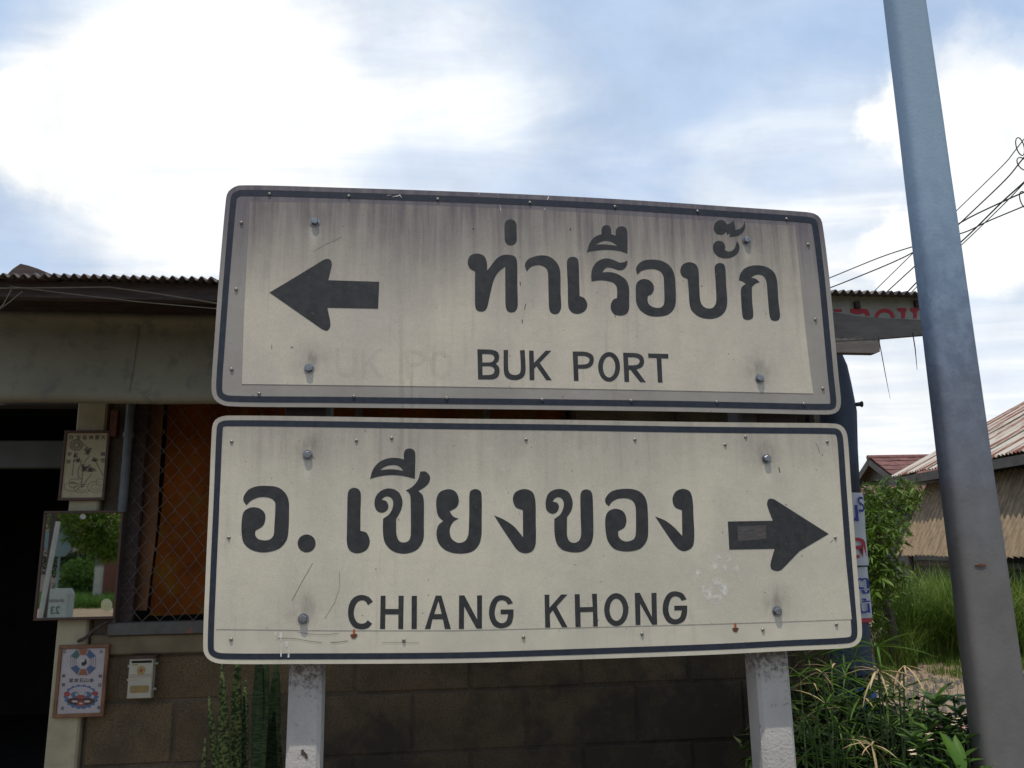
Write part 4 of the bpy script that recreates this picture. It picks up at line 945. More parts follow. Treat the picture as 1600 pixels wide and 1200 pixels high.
LT(PL, cE, [(1323, 389, 1), (1380, 412), (1430, 450), (1477, 500, 1), (1475, 354, 1), (1435, 335), (1421, 290), (1440, 248), (1480, 232), (1520, 248), (1536, 300), (1541, 400), (1545, 500), (1535, 560), (1490, 586), (1450, 570), (1410, 520)])
LT(PL, cF, [(1090, 240, 1), (1060, 262, 1), (1045, 239), (1022, 231), (991, 247), (973, 290), (973, 330), (991, 368), (1020, 378), (1044, 372), (1058, 356, 1), (1086, 378, 1), (1060, 404), (1017, 413), (970, 398), (941, 352), (936, 290), (950, 240), (980, 209), (1023, 198), (1066, 212)])
LT(PL, cF, corner([(1139, 203), (1170, 203), (1169, 286), (1250, 286), (1251, 203), (1283, 203), (1280, 411), (1249, 411), (1250, 320), (1168, 320), (1167, 411), (1135, 411)]))
LT(PL, cF, corner([(1333, 204), (1366, 204), (1365, 411), (1332, 411)]))
LT(PL, cF, corner([(1483, 202), (1519, 202), (1578, 411), (1540, 411), (1528, 350), (1463, 350), (1450, 411), (1415, 411)]), [corner([(1500, 235), (1521, 318), (1474, 318)])])
LT(PL, cG, corner([(104, 192), (135, 191), (212, 335), (211, 192), (241, 191), (240, 389), (208, 389), (134, 256), (133, 391), (103, 391)]))
gee = [(425, 238, 1), (395, 246, 1), (381, 227), (355, 220), (332, 233), (318, 275), (317, 310), (330, 343), (358, 357), (385, 344), (397, 303, 1), (352, 304, 1), (351, 276, 1), (428, 275, 1), (426, 325), (408, 368), (360, 387), (315, 375), (289, 335), (282, 290), (292, 240), (318, 202), (355, 190), (400, 203)]
LT(PL, cG, gee)
LT(PL, cG, corner([(613, 187), (641, 187), (642, 265), (712, 186), (749, 186), (684, 258), (750, 381), (717, 381), (662, 280), (644, 303), (647, 383), (617, 383)]))
LT(PL, cG, corner([(792, 185), (822, 184), (824, 262), (900, 260), (895, 182), (924, 181), (930, 376), (903, 377), (901, 289), (826, 291), (828, 379), (797, 380)]))
LT(PL, cG, disc(1040, 276, 72, 98, 48), [disc(1040, 277, 40, 66, 40)], raw=True)
LT(PL, cG, corner([(1150, 177), (1180, 176), (1252, 320), (1249, 177), (1279, 176), (1283, 365), (1253, 366), (1182, 240), (1184, 367), (1155, 368)]))
LT(PL, cG, [(p[0] + 1034, p[1] - 23, *p[2:]) for p in gee])
LT(PL, cI, [(412, 932, 1), (787, 926, 1), (752, 835), (740, 790), (746, 755), (768, 741), (800, 748, 1), (1253, 1036, 1), (1010, 1180, 1), (860, 1335, 1), (825, 1345), (780, 1332), (767, 1297), (780, 1237), (802, 1160, 1), (425, 1167, 1)], nm='arrow')
# worn patch on the lower arrow
M_patch = mat('worn_film_patch', (.085, .068, .055), (.04, .042, .048), 40, rough=.6, stretch=(1, 1, 5), lo=.42, hi=.6)
sheet('worn_patch', [[(490, 972), (728, 964), (732, 1075), (496, 1100)]], cI, SG, LY - .0004, .0003, M_patch, PL)
# marks: dust hand print, scratches, drips
def marks(parent, items, crop, m, nm, y=-.0016):
    b = MB(); k = 0
    for it in items:
        w = it[0]; pts = [SG.at(crop[0] + x / crop[2], crop[1] + y_ / crop[2], y) for x, y_ in it[1]]
        stroke_mb(b, pts, w, y - k * 2e-6); k += 1
    o = b.build(nm, m, parent); return o
marks(PL, [(.0014, [(715, 0), (645, 120), (585, 235)]), (.0010, [(883, 50), (880, 165), (850, 250), (790, 345)]), (.0013, [(490, 468), (600, 471), (700, 488), (770, 495)]), (.0018, [(825, 495), (870, 494), (935, 485)]),
           (.0010, [(620, 430), (700, 443), (800, 446), (880, 438)]), (.0010, [(1145, 497), (1250, 496), (1380, 498)])], cF, M_scr, 'scratch')
marks(PL, [(.0014, [(1145, 275), (1165, 320), (1180, 365)]), (.004, [(838, 480), (846, 525)]), (.0016, [(1268, 1110), (1282, 1090), (1292, 1092)])], cI, M_scr, 'scratch')
marks(PU, [(.0009, [(680, 490), (760, 445), (860, 400)]), (.002, [(418, 1075), (419, 1102)]), (.002, [(535, 1095), (548, 1085), (551, 1098)])], cH, M_scr, 'scratch')
marks(PU, [(.0030, [(500, 622), (503, 650)]), (.0024, [(538, 778), (532, 818)]), (.003, [(515, 885), (516, 912)]), (.0022, [(1155, 835), (1163, 870)]), (.004, [(175, 250), (177, 262)]), (.004, [(849, 252), (851, 266)])], cA, M_rust, 'stain')
M_pale = bpy.data.materials.new('pale_dust'); M_pale.use_nodes = True
t = M_pale.node_tree; pb = t.nodes['Principled BSDF']; pb.inputs['Base Color'].default_value = (.72, .68, .60, 1); pb.inputs['Roughness'].default_value = .9
tn = t.nodes.new('ShaderNodeTexCoord'); nn = t.nodes.new('ShaderNodeTexNoise'); nn.inputs['Scale'].default_value = 55; nn.inputs['Detail'].default_value = 5; t.links.new(tn.outputs['Object'], nn.inputs['Vector'])
mr = t.nodes.new('ShaderNodeMapRange'); t.links.new(nn.outputs['Fac'], mr.inputs[0]); mr.inputs[1].default_value = .38; mr.inputs[2].default_value = .62; mr.inputs[3].default_value = 0.2; mr.inputs[4].default_value = .85
t.links.new(mr.outputs[0], pb.inputs['Alpha'])
hp = MB(); c6 = (1060, 840, 5.3333); k = 0
for cx, cy, rx, ry in ((328, 172, 24, 32), (305, 240, 20, 40), (415, 182, 24, 32), (388, 260, 15, 40), (482, 262, 24, 34), (518, 345, 20, 24), (165, 312, 24, 42), (240, 445, 48, 62), (375, 435, 46, 58), (325, 365, 40, 34), (310, 520, 70, 40)):
    k += 1; yk = -.0016 - k * 6e-6
    l = [SG.at(c6[0] + x / c6[2], c6[1] + y_ / c6[2], yk) for x, y_ in [(cx + rx * cos(t_) * (1 + .15 * sin(3 * t_ + k)), cy + ry * sin(t_) * (1 + .12 * cos(4 * t_ + k))) for t_ in [2 * pi * i / 20 for i in range(20)]]]
    hp.add([(x, yk, z) for x, z in l], [tuple(range(19, -1, -1))])
hp.build('handprint', M_pale, PL)
marks(PL, [(.006, [(482, 430), (484, 475)]), (.010, [(512, 432), (513, 465)]), (.004, [(515, 460), (517, 560), (516, 585)]), (.010, [(550, 490), (558, 520)]), (.005, [(562, 500), (564, 570), (563, 590)]), (.003, [(378, 452), (378, 465)])], cF, M_pale, 'paint_drip')
marks(PU, [(.004, [(700, 28), (690, 55)]), (.004, [(676, 108), (668, 125)]), (.002, [(215, 0), (217, 22)]), (.002, [(345, 8), (352, 40)]), (.0016, [(360, 88), (366, 130)])], cA, M_pale, 'paint_fleck', -.0022)
marks(PU, [(.0035, [(1140, 142), (1165, 138)]), (.003, [(1175, 150), (1225, 140)]), (.002, [(1215, 135), (1230, 155)])], cH, M_pale, 'paint_fleck', -.0022)
# bolts and rivets
def bolt_mesh():
    b = MB(); vs = []
    hexv = [(.0125 * cos(pi / 3 * k + .3), .0125 * sin(pi / 3 * k + .3)) for k in range(6)]
    w = [(.0165 * cos(2 * pi * k / 16), .0165 * sin(2 * pi * k / 16)) for k in range(16)]
    b.add([(x, -.002, z) for x, z in w] + [(x, .001, z) for x, z in w], [tuple(range(16))[::-1]] + [(k, k + 16, (k + 1) % 16 + 16, (k + 1) % 16) for k in range(16)])
    b.add([(x, -.0021, z) for x, z in hexv] + [(x, -.010, z) for x, z in hexv] + [(x * .8, -.0125, z * .8) for x, z in hexv], [(k, (k + 1) % 6, (k + 1) % 6 + 6, k + 6)[::-1] for k in range(6)] + [(k + 6, (k + 1) % 6 + 6, (k + 1) % 6 + 12, k + 12)[::-1] for k in range(6)] + [tuple(range(12, 18))[::-1]])
    return b.mesh('bolt', M_steel)
def rivet_mesh():
    n = 12; b = MB(); vs = []
    prof = [(.0056, .0005), (.0056, -.0006), (.0045, -.0024), (.0024, -.0036), (.0017, -.0036), (.0014, -.0022)]
    for r, y in prof: vs += [(r * cos(2 * pi * k / n), y, r * sin(2 * pi * k / n)) for k in range(n)]
    fs = [(i * n + k, i * n + (k + 1) % n, (i + 1) * n + (k + 1) % n, (i + 1) * n + k)[::-1] for i in range(len(prof) - 1) for k in range(n)] + [tuple(range(len(prof) * n - n, len(prof) * n))[::-1]]
    return b.add(vs, fs).mesh('rivet', M_rivet, True)
bm_, rm_ = bolt_mesh(), rivet_mesh()
for P_, L_ in ((PU, BU), (PL, BLo)):
    for b in L_:
        x_, z_ = SG.at(*b, -.0013); o = inst('bolt', bm_, P_, loc=(x_, -.0014, z_)); o.rotation_euler = (U(-.05, .05), U(0, 3), U(-.05, .05))
for P_, L_ in ((PU, [(421, 303), (545, 306.5), (684, 311), (828, 316.5), (961, 323), (1090, 330), (1229, 342), (1263, 382), (1274, 499), (1286, 607), (377, 348), (369, 452), (362, 577), (405, 615), (553, 619.5), (698, 622), (847, 624.5), (986, 626), (1120, 628), (1256, 631)]),
               (PL, [(362, 690), (557, 688.5), (612, 684.5), (822, 687), (992, 687), (1133, 695), (1165, 682.6), (1292.5, 690), (1305, 840), (357.5, 840), (361, 999), (631, 1000.5), (818, 995.5), (1003, 990.5), (1192, 984), (1307, 975.5)])):
    for b in L_:
        x_, z_ = SG.at(*b, -.0015); inst('rivet', rm_, P_, loc=(x_, -.0018, z_))
for px, py in ((553, 994), (1149, 984)):
    x_, z_ = SG.at(px, py); n = 18
    MB().prism([[(x_ + (.009 + .003 * sin(3 * t_)) * cos(t_), z_ + (.009 + .003 * cos(2 * t_)) * sin(t_)) for t_ in [2 * pi * i / n for i in range(n)]]], -.0016, -.001).build('rust_spot', M_rust, PL)
    M_rusto = mat('bright_rust', (.42, .11, .03), (.25, .07, .03), 60, rough=.95)
    MB().prism([[(x_ - .003, z_ + .02), (x_ - .004, z_ + .006), (x_ + .004, z_ + .006), (x_ + .003, z_ + .021)][::1]], -.0017, -.001).build('rust_spot', M_rusto, PL)
# old lettering ghosting through
M_ghost = bpy.data.materials.new('ghost_lettering'); M_ghost.use_nodes = True
pg = M_ghost.node_tree.nodes['Principled BSDF']; pg.inputs['Base Color'].default_value = (.30, .24, .19, 1); pg.inputs['Roughness'].default_value = .9; pg.inputs['Alpha'].default_value = .06
def ghost(outer, holes=(), dx=-1169, raw=False):
    lo = [outer if raw else smooth(outer)] + [h if raw else smooth(h) for h in holes]
    lo = [[(x + dx, y - 12) for x, y in l] for l in lo]
    lp = onplane(tofull(lo, cC), SG, -.0015); b = MB().prism(lp, -.0015, -.00149)
    b.build('faded_letter', M_ghost, PU)
ghost([(866, 218, 1), (955, 221), (1000, 240), (1013, 275), (1000, 315), (965, 335), (904, 338, 1), (907, 423, 1), (875, 422, 1)], [[(901, 248, 1), (950, 250), (977, 262), (983, 280), (972, 300), (948, 308), (903, 310, 1)]])
ghost(disc(1119, 325, 76, 103, 48), [disc(1119, 326, 43, 73, 40)], raw=True)
ghost([(386, 208, 1), (417, 208, 1), (418, 335), (430, 370), (465, 382), (497, 370), (506, 335), (500, 210, 1), (533, 209, 1), (539, 340), (530, 385), (505, 408), (465, 417), (420, 408), (393, 380), (387, 330)])
ghost(corner([(563, 212), (594, 212), (597, 298), (678, 213), (717, 213), (637, 297), (720, 418), (682, 417), (615, 320), (599, 338), (600, 417), (567, 417)]))
# posts and rails
def post(pxl, pxr, py, depth, yy):
    xl, xr_ = SG.at(pxl, py, yy)[0], SG.at(pxr, py, yy)[0]
    c = .012; b = MB(); z1 = SG.at(800, 305, yy)[1] - .03
    # chamfered square section, slight unevenness along its height
    vs = []; fs = []; n = 14; K = 8
    for j in range(n + 1):
        z = z1 * j / n
        sec = [(xl + c, yy), (xr_ - c, yy), (xr_, yy + c), (xr_, yy + depth - c), (xr_ - c, yy + depth), (xl + c, yy + depth), (xl, yy + depth - c), (xl, yy + c)]
        for i, (x, y) in enumerate(sec): vs.append((x + nz(i, z * 3, 1, .002), y + nz(i + 9, z * 3, 1, .002), z))
    for j in range(n):
        for i in range(K): q = (i + 1) % K; fs.append((j * K + i, j * K + q, (j + 1) * K + q, (j + 1) * K + i))
    fs += [tuple(range(K))[::-1], tuple(n * K + i for i in range(K))]
    return b.add(vs, fs).build('post', M_post, RS)
post(449, 502, 1100, .11, .076); post(1187, 1239, 1100, .11, .076)
rl = MB()
for py in (347, 576, 711, 960):
    xa_, z_ = SG.at(480, py); xb_, z2 = SG.at(1190, py + (16 if py < 600 else -6))
    MB().add([(x, y, (z_ if x < 0 else z2) + d) for x in (SG.at(380, py)[0], SG.at(1270, py)[0]) for y in (.0037, .0755) for d in (-.02, .02)], [(0, 1, 3, 2), (4, 6, 7, 5), (0, 4, 5, 1), (2, 3, 7, 6), (0, 2, 6, 4), (1, 5, 7, 3)]).build('rail', M_steel, RS)

def mould(m, z0, z1, c):
    t = m.node_tree; p = t.nodes['Principled BSDF']; src = p.inputs['Base Color'].links[0].from_socket
    f1_, tn_ = nodenoise_(t, 70); sp = t.nodes.new('ShaderNodeSeparateXYZ'); t.links.new(tn_.outputs['Object'], sp.inputs[0])
    q = t.nodes.new('ShaderNodeMapRange'); q.interpolation_type = 'SMOOTHSTEP'
    t.links.new(math_node(t, 'ADD', sp.outputs[2], math_node(t, 'MULTIPLY', math_node(t, 'SUBTRACT', f1_, .5), .45)), q.inputs[0]); q.inputs[1].default_value = z0; q.inputs[2].default_value = z1; q.inputs[4].default_value = .85
    mx = t.nodes.new('ShaderNodeMix'); mx.data_type = 'RGBA'; t.links.new(q.outputs[0], mx.inputs[0]); t.links.new(src, mx.inputs[6]); mx.inputs[7].default_value = (*c, 1); t.links.new(mx.outputs[2], p.inputs['Base Color'])
def nodenoise_(t, sc):
    tn = t.nodes.new('ShaderNodeTexCoord'); nn = t.nodes.new('ShaderNodeTexNoise'); nn.inputs['Scale'].default_value = sc; nn.inputs['Detail'].default_value = 5; nn.inputs['Roughness'].default_value = .7; t.links.new(tn.outputs['Object'], nn.inputs['Vector']); return nn.outputs['Fac'], tn
zbm = SG.at(480, 1037, .07)[1]
mould(M_post, zbm - .10, zbm + .03, (.07, .058, .05))
xr_, zr2 = SG.at(475, 1178, .075)
MB().prism([[(xr_ + a_, zr2 + b_) for a_, b_ in ((-.009, .010), (-.004, .014), (.001, .006), (.006, .003), (.011, -.007), (.012, -.013), (.006, -.014), (.001, -.005), (-.005, -.003), (-.009, .002))]], .0735, .078).build('chip', M_woodd, RS)
zg0, zg1 = SG.at(480, 660, .07)[1], SG.at(480, 628, .07)[1]
for pxl, pxr, dz_ in ((446, 505, 0), (1184, 1242, -.02)):
    MB().box(SG.at(pxl, 645, .07)[0], SG.at(pxr, 645, .07)[0], .066, .074, zg0 - .04 + dz_, zg1 + .03 + dz_, .002).build('clamp', M_woodd, RS)  # no real fixing: dark plate added as shade over the post between boards
# ================================================================== UTILITY POLE
D_P = 2.95
def polepx(px, py): return G(px, py, D_P)
b0 = polepx(1566, 1200); 
zt_, zb_ = polepx(1413, 0).z, polepx(1566, 1200).z
xt0, xt1 = polepx(1380, 0).x, polepx(1452, 0).x; xb0_, xb1_ = polepx(1521, 1200).x, polepx(1626, 1200).x
PO = empty('utility_pole', ((xb0_ + xb1_) / 2, D_P, 0)); tag(PO, 'thick square concrete utility pole with mottled grey surface and painted-in bluish haze in the right foreground', 'utility pole')
px0 = (xb0_ + xb1_) / 2
def edge(z): t_ = (z - zb_) / (zt_ - zb_); return xb0_ + (xt0 - xb0_) * t_ - px0, xb1_ + (xt1 - xb1_) * t_ - px0
zsplit = polepx(1520, 700).z
def polepart(z0, z1, n, m, nm):
    vs = []; fs = []; K = 16
    for j in range(n + 1):
        z = z0 + (z1 - z0) * j / n; l, r = edge(z); w = r - l; c = w * .16; rot = rad(-5)
        l += .052; w = r - l; c = .022; q_ = .11; c = .03; sec = [(l + c - c * sin(k * pi / 10), c - c * cos(k * pi / 10)) for k in range(6)][::-1] + [(r - c + c * sin(k * pi / 10), c - c * cos(k * pi / 10)) for k in range(6)] + [(r, q_ - .01), (r - .01, q_), (l + .01, q_), (l, q_ - .01)]
        for i, (x, y) in enumerate(sec): vs.append((x + nz(0, z, 2, .003), y + nz(5, z, 2, .003), z))
    for j in range(n):
        for i in range(K): q = (i + 1) % K; fs.append((j * K + i, j * K + q, (j + 1) * K + q, (j + 1) * K + i))
    fs += [tuple(range(K))[::-1], tuple(n * K + i for i in range(K))]
    return MB().add(vs, fs).build(nm, m, PO, smooth=True)
M_poleall = bpy.data.materials.new('pole_surface_with_haze')
M_poleall.use_nodes = True; t = M_poleall.node_tree; pb = t.nodes['Principled BSDF']; pb.inputs['Roughness'].default_value = .9
def nodenoise(t, sc, st=(1, 1, 1), det=6, rr=.65):
    tn = t.nodes.new('ShaderNodeTexCoord'); mp = t.nodes.new('ShaderNodeMapping'); mp.inputs['Scale'].default_value = st; t.links.new(tn.outputs['Object'], mp.inputs['Vector'])
    nn = t.nodes.new('ShaderNodeTexNoise'); nn.inputs['Scale'].default_value = sc; nn.inputs['Detail'].default_value = det; nn.inputs['Roughness'].default_value = rr; t.links.new(mp.outputs[0], nn.inputs['Vector']); return nn.outputs['Fac'], tn
def nmap(t, v, a, b, c, d):
    n = t.nodes.new('ShaderNodeMapRange'); n.interpolation_type = 'SMOOTHSTEP'; t.links.new(v, n.inputs[0])
    for i, q in enumerate((a, b, c, d)): n.inputs[i + 1].default_value = q
    return n.outputs[0]
def nmix(t, f, a, b):
    n = t.nodes.new('ShaderNodeMix'); n.data_type = 'RGBA'
    if isinstance(f, float): n.inputs[0].default_value = f
    else: t.links.new(f, n.inputs[0])
    for i, q in ((6, a), (7, b)):
        if isinstance(q, tuple): n.inputs[i].default_value = (*q, 1)
        else: t.links.new(q, n.inputs[i])
    return n.outputs[2]
f1, tn = nodenoise(t, 16, (1, 1, .8)); f2, _ = nodenoise(t, 3); f3, _ = nodenoise(t, 60, det=4)
sxyz = t.nodes.new('ShaderNodeSeparateXYZ'); t.links.new(tn.outputs['Object'], sxyz.inputs[0])
upper = nmix(t, nmap(t, f1, .4, .62, 0, 1), (.13, .17, .25), (.18, .23, .32))  # blue of the lens haze put into the shaft colour
lower = nmix(t, nmap(t, f2, .35, .65, 0, 1), (.115, .108, .10), (.15, .14, .13))
zw_ = math_node(t, 'ADD', sxyz.outputs[2], math_node(t, 'MULTIPLY', math_node(t, 'SUBTRACT', f2, .5), .8))
col = nmix(t, nmap(t, zw_, zsplit - .55, zsplit + .75, 0, 1), lower, upper)
col = nmix(t, nmap(t, math_node(t, 'ADD', sxyz.outputs[2], math_node(t, 'MULTIPLY', f1, .5)), zsplit + .45, zsplit + 1.5, 0, .8), col, (.27, .37, .46))  # painted haze: the shaft turns paler blue with height
col = nmix(t, nmap(t, f3, .6, .74, 0, .35), col, (.09, .095, .11))
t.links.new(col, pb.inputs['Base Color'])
bp = t.nodes.new('ShaderNodeBump'); bp.inputs['Strength'].default_value = .35; bp.inputs['Distance'].default_value = .003; t.links.new(math_node(t, 'ADD', f1, f3), bp.inputs['Height']); t.links.new(bp.outputs[0], pb.inputs['Normal'])
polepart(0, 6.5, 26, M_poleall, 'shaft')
# faint rusty scar on the pole
P0 = polepx(1532, 883); MB().prism([[(P0.x - px0 - .022, P0.z), (P0.x - px0, P0.z - .006), (P0.x - px0 + .02, P0.z + .002), (P0.x - px0, P0.z + .005)]], -.004, .002).build('scar', M_rust, PO)

# overhead cables -----------------------------------------------------
def cable(pts, r, lab, D0=9.0):
    P_ = [G(px, py, D0 + (1500 - px) * .012) for px, py in pts]
    out = []
    for i in range(len(P_) - 1):
        for s in range(6): out.append(P_[i].lerp(P_[i + 1], s / 6))
    out.append(P_[-1])
    for _ in range(4): out = [out[0]] + [(out[i - 1] + out[i] * 2 + out[i + 1]) / 4 for i in range(1, len(out) - 1)] + [out[-1]]
    o = MB().tube(out, r, 6).build('overhead_cable', M_cable); tag(o, lab, 'cable', 'overhead cables beside the utility pole'); return o
cable([(1180, 480), (1290, 437), (1379, 400), (1440, 381), (1510, 363), (1540, 347), (1598, 323), (1700, 280)], .0075, 'long cable highest of those meeting the roof beside the board')
cable([(1180, 490), (1290, 453), (1421, 400), (1507, 343), (1567, 315), (1600, 300), (1700, 262)], .0085, 'long cable second from the top just above the corrugated eave')
cable([(1340, 480), (1368, 453), (1424, 398), (1502, 322), (1573, 253), (1584, 238), (1600, 217), (1660, 150)], .006, 'steep cable furthest left of the fan rising behind the pole')
cable([(1360, 480), (1389, 453), (1437, 409), (1507, 342), (1576, 277), (1600, 245), (1680, 160)], .008, 'steep cable in the middle of the fan rising behind the pole')
cable([(1395, 480), (1419, 455), (1440, 433), (1511, 370), (1568, 313), (1600, 285), (1690, 200)], .009, 'thick steep cable of the lower twin pair')
cable([(1398, 482), (1424, 457), (1444, 436), (1512, 374), (1571, 317), (1603, 283), (1690, 192)], .006, 'thin steep cable of the lower twin pair')
for (cx, cy, rx, ry, lab) in ((1594, 229, 7, 14, 'upper small loop of spare cable'), (1598, 256, 9, 10, 'lower round loop of spare cable'), (1600, 312, 7, 13, 'lowest loop of spare cable near the picture edge')):
    pts = [G(cx + rx * cos(2 * pi * i / 20), cy + ry * sin(2 * pi * i / 20 + .5), 8.0) for i in range(21)]
    o = MB().tube(pts, .006, 5, False).build('cable_loop', M_cable); tag(o, lab + ' at the right', 'cable loop', 'loops of spare overhead cable')

# ================================================================== RIGHT BACKGROUND
# rusty roofed house: eave runs along -y, roof rises to +x
RH = empty('roadside_house', (8.0, 14, 0)); tag(RH, 'shed with rust striped corrugated iron roof and steep lean-to at the right', 'house')
def rhl(p): return (p[0] - 8.0, p[1] - 14, p[2])
PA = G(1393, 745, 17.0); PB = Vector((PA.x - .1, 8.2, PA.z))
PTp = G(1560, 651, 17.0)
sl_ = math.atan2(PTp.z - PA.z, PTp.x - PA.x)
rL = 4.6
rsh = corr_mesh('roof_sheet', .80, rL, .10, .018, M_rusty, 6)
rroof = empty('roof', (0, 0, 0), 0, RH)
yy = PA.y; k = 0
while yy > PB.y:
    o = bpy.data.objects.new('roof_sheet', rsh); link(o, rroof)
    # local x along -y, local y up the slope (+x,+z)
    ux = Vector((0, -1, 0)); uy = Vector((cos(sl_), 0, sin(sl_))); uz = ux.cross(uy)
    if uz.z < 0: pass
    M4 = Matrix((ux, uy, uz)).transposed().to_4x4(); M4.translation = Vector(rhl((PA.x - .03 * (k % 2) * .3, yy, PA.z + (k % 2) * .012)))
    o.matrix_local = M4; yy -= .75; k += 1
# gable end board and fascia under the eave
fb_ = MB(); fb_.box(PA.x - 8.0 + .02, PA.x - 8.0 + .06, PB.y - 14, PA.y - 14, PA.z - .19, PA.z - .03); fb_.build('fascia', M_gable, RH)
ct, st_ = cos(sl_), sin(sl_)
vs = []
for s_ in (0, rL):
    for dz_ in (-.16, -.02):
        for dy_ in (0, .04): vs.append(rhl((PA.x + .06 + s_ * ct, PA.y - .06 + dy_, PA.z + s_ * st_ + dz_)))
MB().add(vs, [(0, 1, 3, 2), (4, 6, 7, 5), (0, 4, 5, 1), (2, 3, 7, 6), (0, 2, 6, 4), (1, 5, 7, 3)]).build('barge_board', M_gable, RH)
MB().box(PA.x - 8 + .9, PA.x - 8 + 1.0, PB.y - 14, PA.y - 14 - .5, 0, PA.z + .35).build('wall', M_dark, RH)
MB().box(PA.x - 8 + 1.001, PA.x - 8 + 4.5, PA.y - 14 - .6, PA.y - 14 - .5, 0, PA.z + .45).build('wall', M_dark, RH)
# lean-to
LA = G(1451, 756, 16.5); LB = G(1402, 868, 16.5)
lL = math.hypot(LA.x - LB.x, LA.z - LB.z); la = math.atan2(LA.z - LB.z, LA.x - LB.x)
lsh = corr_mesh('lean_to_sheet', .78, lL, .155, .030, M_fibre, 6, .006)
lt = empty('lean_to_roof', (0, 0, 0), 0, RH)
yy = 16.5; k = 0
while yy > 8.4:
    o = bpy.data.objects.new('lean_to_sheet', lsh); link(o, lt)
    ux = Vector((0, -1, 0)); uy = Vector((cos(la), 0, sin(la))); uz = ux.cross(uy)
    M4 = Matrix((ux, uy, uz)).transposed().to_4x4(); M4.translation = Vector(rhl((LB.x, yy, LB.z + (k % 2) * .012)))
    o.matrix_local = M4; yy -= .775; k += 1
pl_ = MB()
for yq in (16.2, 14.6, 13.2, 11.4, 9.6): MB().tube([rhl((LB.x + .12, yq, 0)), rhl((LB.x + .12, yq, LB.z + .15))], .05, 8).build('post', M_woodd, RH)
for zq in (.35, .75, 1.1): MB().box(LB.x - 8 + .17, LB.x - 8 + .20, 8.5 - 14, 16.3 - 14, zq, zq + .09).build('rail', M_woodd, RH)
MB().box(LB.x - 8 + .24, LB.x - 8 + .27, 8.5 - 14, 16.3 - 14, 0, 1.2).build('boarding', M_dark, RH)

# tiled house far behind
TH = empty('tiled_house', (13, 28, 0)); tag(TH, 'distant small house with red tiled gable roof beyond the bushes', 'house')
Ax = G(1360, 717, 27.5); zr_ = Ax.z; ze = zr_ - .85
x0t, x1t = Ax.x, Ax.x + 6
tile = MB().box(0, .30, 0, .42, 0, .035).mesh('tile', M_tile)
trf = empty('roof', (0, 0, 0), 0, TH)
sl2 = math.atan2(.85, 1.7)
MB().add([(x - 13, y - 28, z - .03) for x, y, z in ((x0t, 27.5, zr_), (x1t, 27.5, zr_), (x1t, 25.8, ze), (x0t, 25.8, ze), (x0t, 29.2, ze), (x1t, 29.2, ze))], [(0, 3, 2, 1), (0, 1, 5, 4)]).build('deck', M_tile, trf)
for j in range(5):
    for i in range(int((x1t - x0t) / .3)):
        o = inst('tile', tile, trf, loc=(x0t + i * .3 + (j % 2) * .0 - 13, 25.75 - 28 + j * .355, ze + j * .355 * math.tan(sl2) + .0 + U(0, .012)))
        o.rotation_euler = (sl2 - .05, U(-.03, .03), 0)
MB().tube([(x0t - 13 - .1, -.5, zr_ + .04), (x1t - 13, -.5, zr_ + .04)], .09, 8).build('ridge', M_tile, trf)
MB().add([(x - 13, y - 28, z) for x, y, z in ((x0t + .3, 25.9, 0), (x0t + .3, 29.1, 0), (x0t + .3, 29.1, ze), (x0t + .3, 27.5, zr_ - .05), (x0t + .3, 25.9, ze), )], [(0, 1, 2, 3, 4)]).build('gable_wall', M_gable, TH)
MB().add([(x - 13, y - 28, z) for x, y, z in ((x0t + .3, 25.95, 0), (x1t - .3, 25.95, 0), (x1t - .3, 25.95, ze), (x0t + .3, 25.95, ze))], [(0, 1, 2, 3)]).build('wall', M_gable, TH)
MB().add([(x - 13, y - 28, z) for x, y, z in ((x0t - .08, 27.5, zr_ + .02), (x0t - .08, 27.5, zr_ - .22), (x0t - .08, 25.6, ze - .30), (x0t - .08, 25.6, ze - .06), (x0t - .08, 29.4, ze - .30), (x0t - .08, 29.4, ze - .06))], [(0, 3, 2, 1), (0, 1, 4, 5)]).build('barge_board', M_gable, TH)
MB().add([(x - 13, y - 28, z) for x, y, z in ((x0t - 2.4, 24.5, 3.0), (x0t + 2.5, 24.5, 3.0), (x0t + 2.5, 25.9, 3.35), (x0t - 2.4, 25.9, 3.35))], [(0, 1, 2, 3)]).build('porch_roof', M_tile, TH)

# ------------------------------------------------------------------ vegetation
def leaf_mesh(name, L, Wd, m, fold=.25, droop=.25, n=4):
    """folded leaf along +y, up +z"""
    vs = []; fs = []
    for i in range(n + 1):
        t_ = i / n; w = Wd / 2 * (sin(pi * min(1, t_ * .92 + .06)) ** .8); z = -droop * L * t_ * t_
        vs += [(-w, L * t_, z + w * fold * 2), (0, L * t_, z), (w, L * t_, z + w * fold * 2)]
    for i in range(n):
        a = i * 3; fs += [(a, a + 1, a + 4, a + 3), (a + 1, a + 2, a + 5, a + 4)]
    return MB().add(vs, fs).mesh(name, m, True)
def basis(d, up=Vector((0, 0, 1)), roll=0):
    d = d.normalized(); s = d.cross(up)
    if s.length < 1e-3: s = Vector((1, 0, 0))
    s.normalize(); u = s.cross(d)
    if roll: q = Matrix.Rotation(roll, 3, d); s = q @ s; u = q @ u
    return Matrix((s, d, u)).transposed()
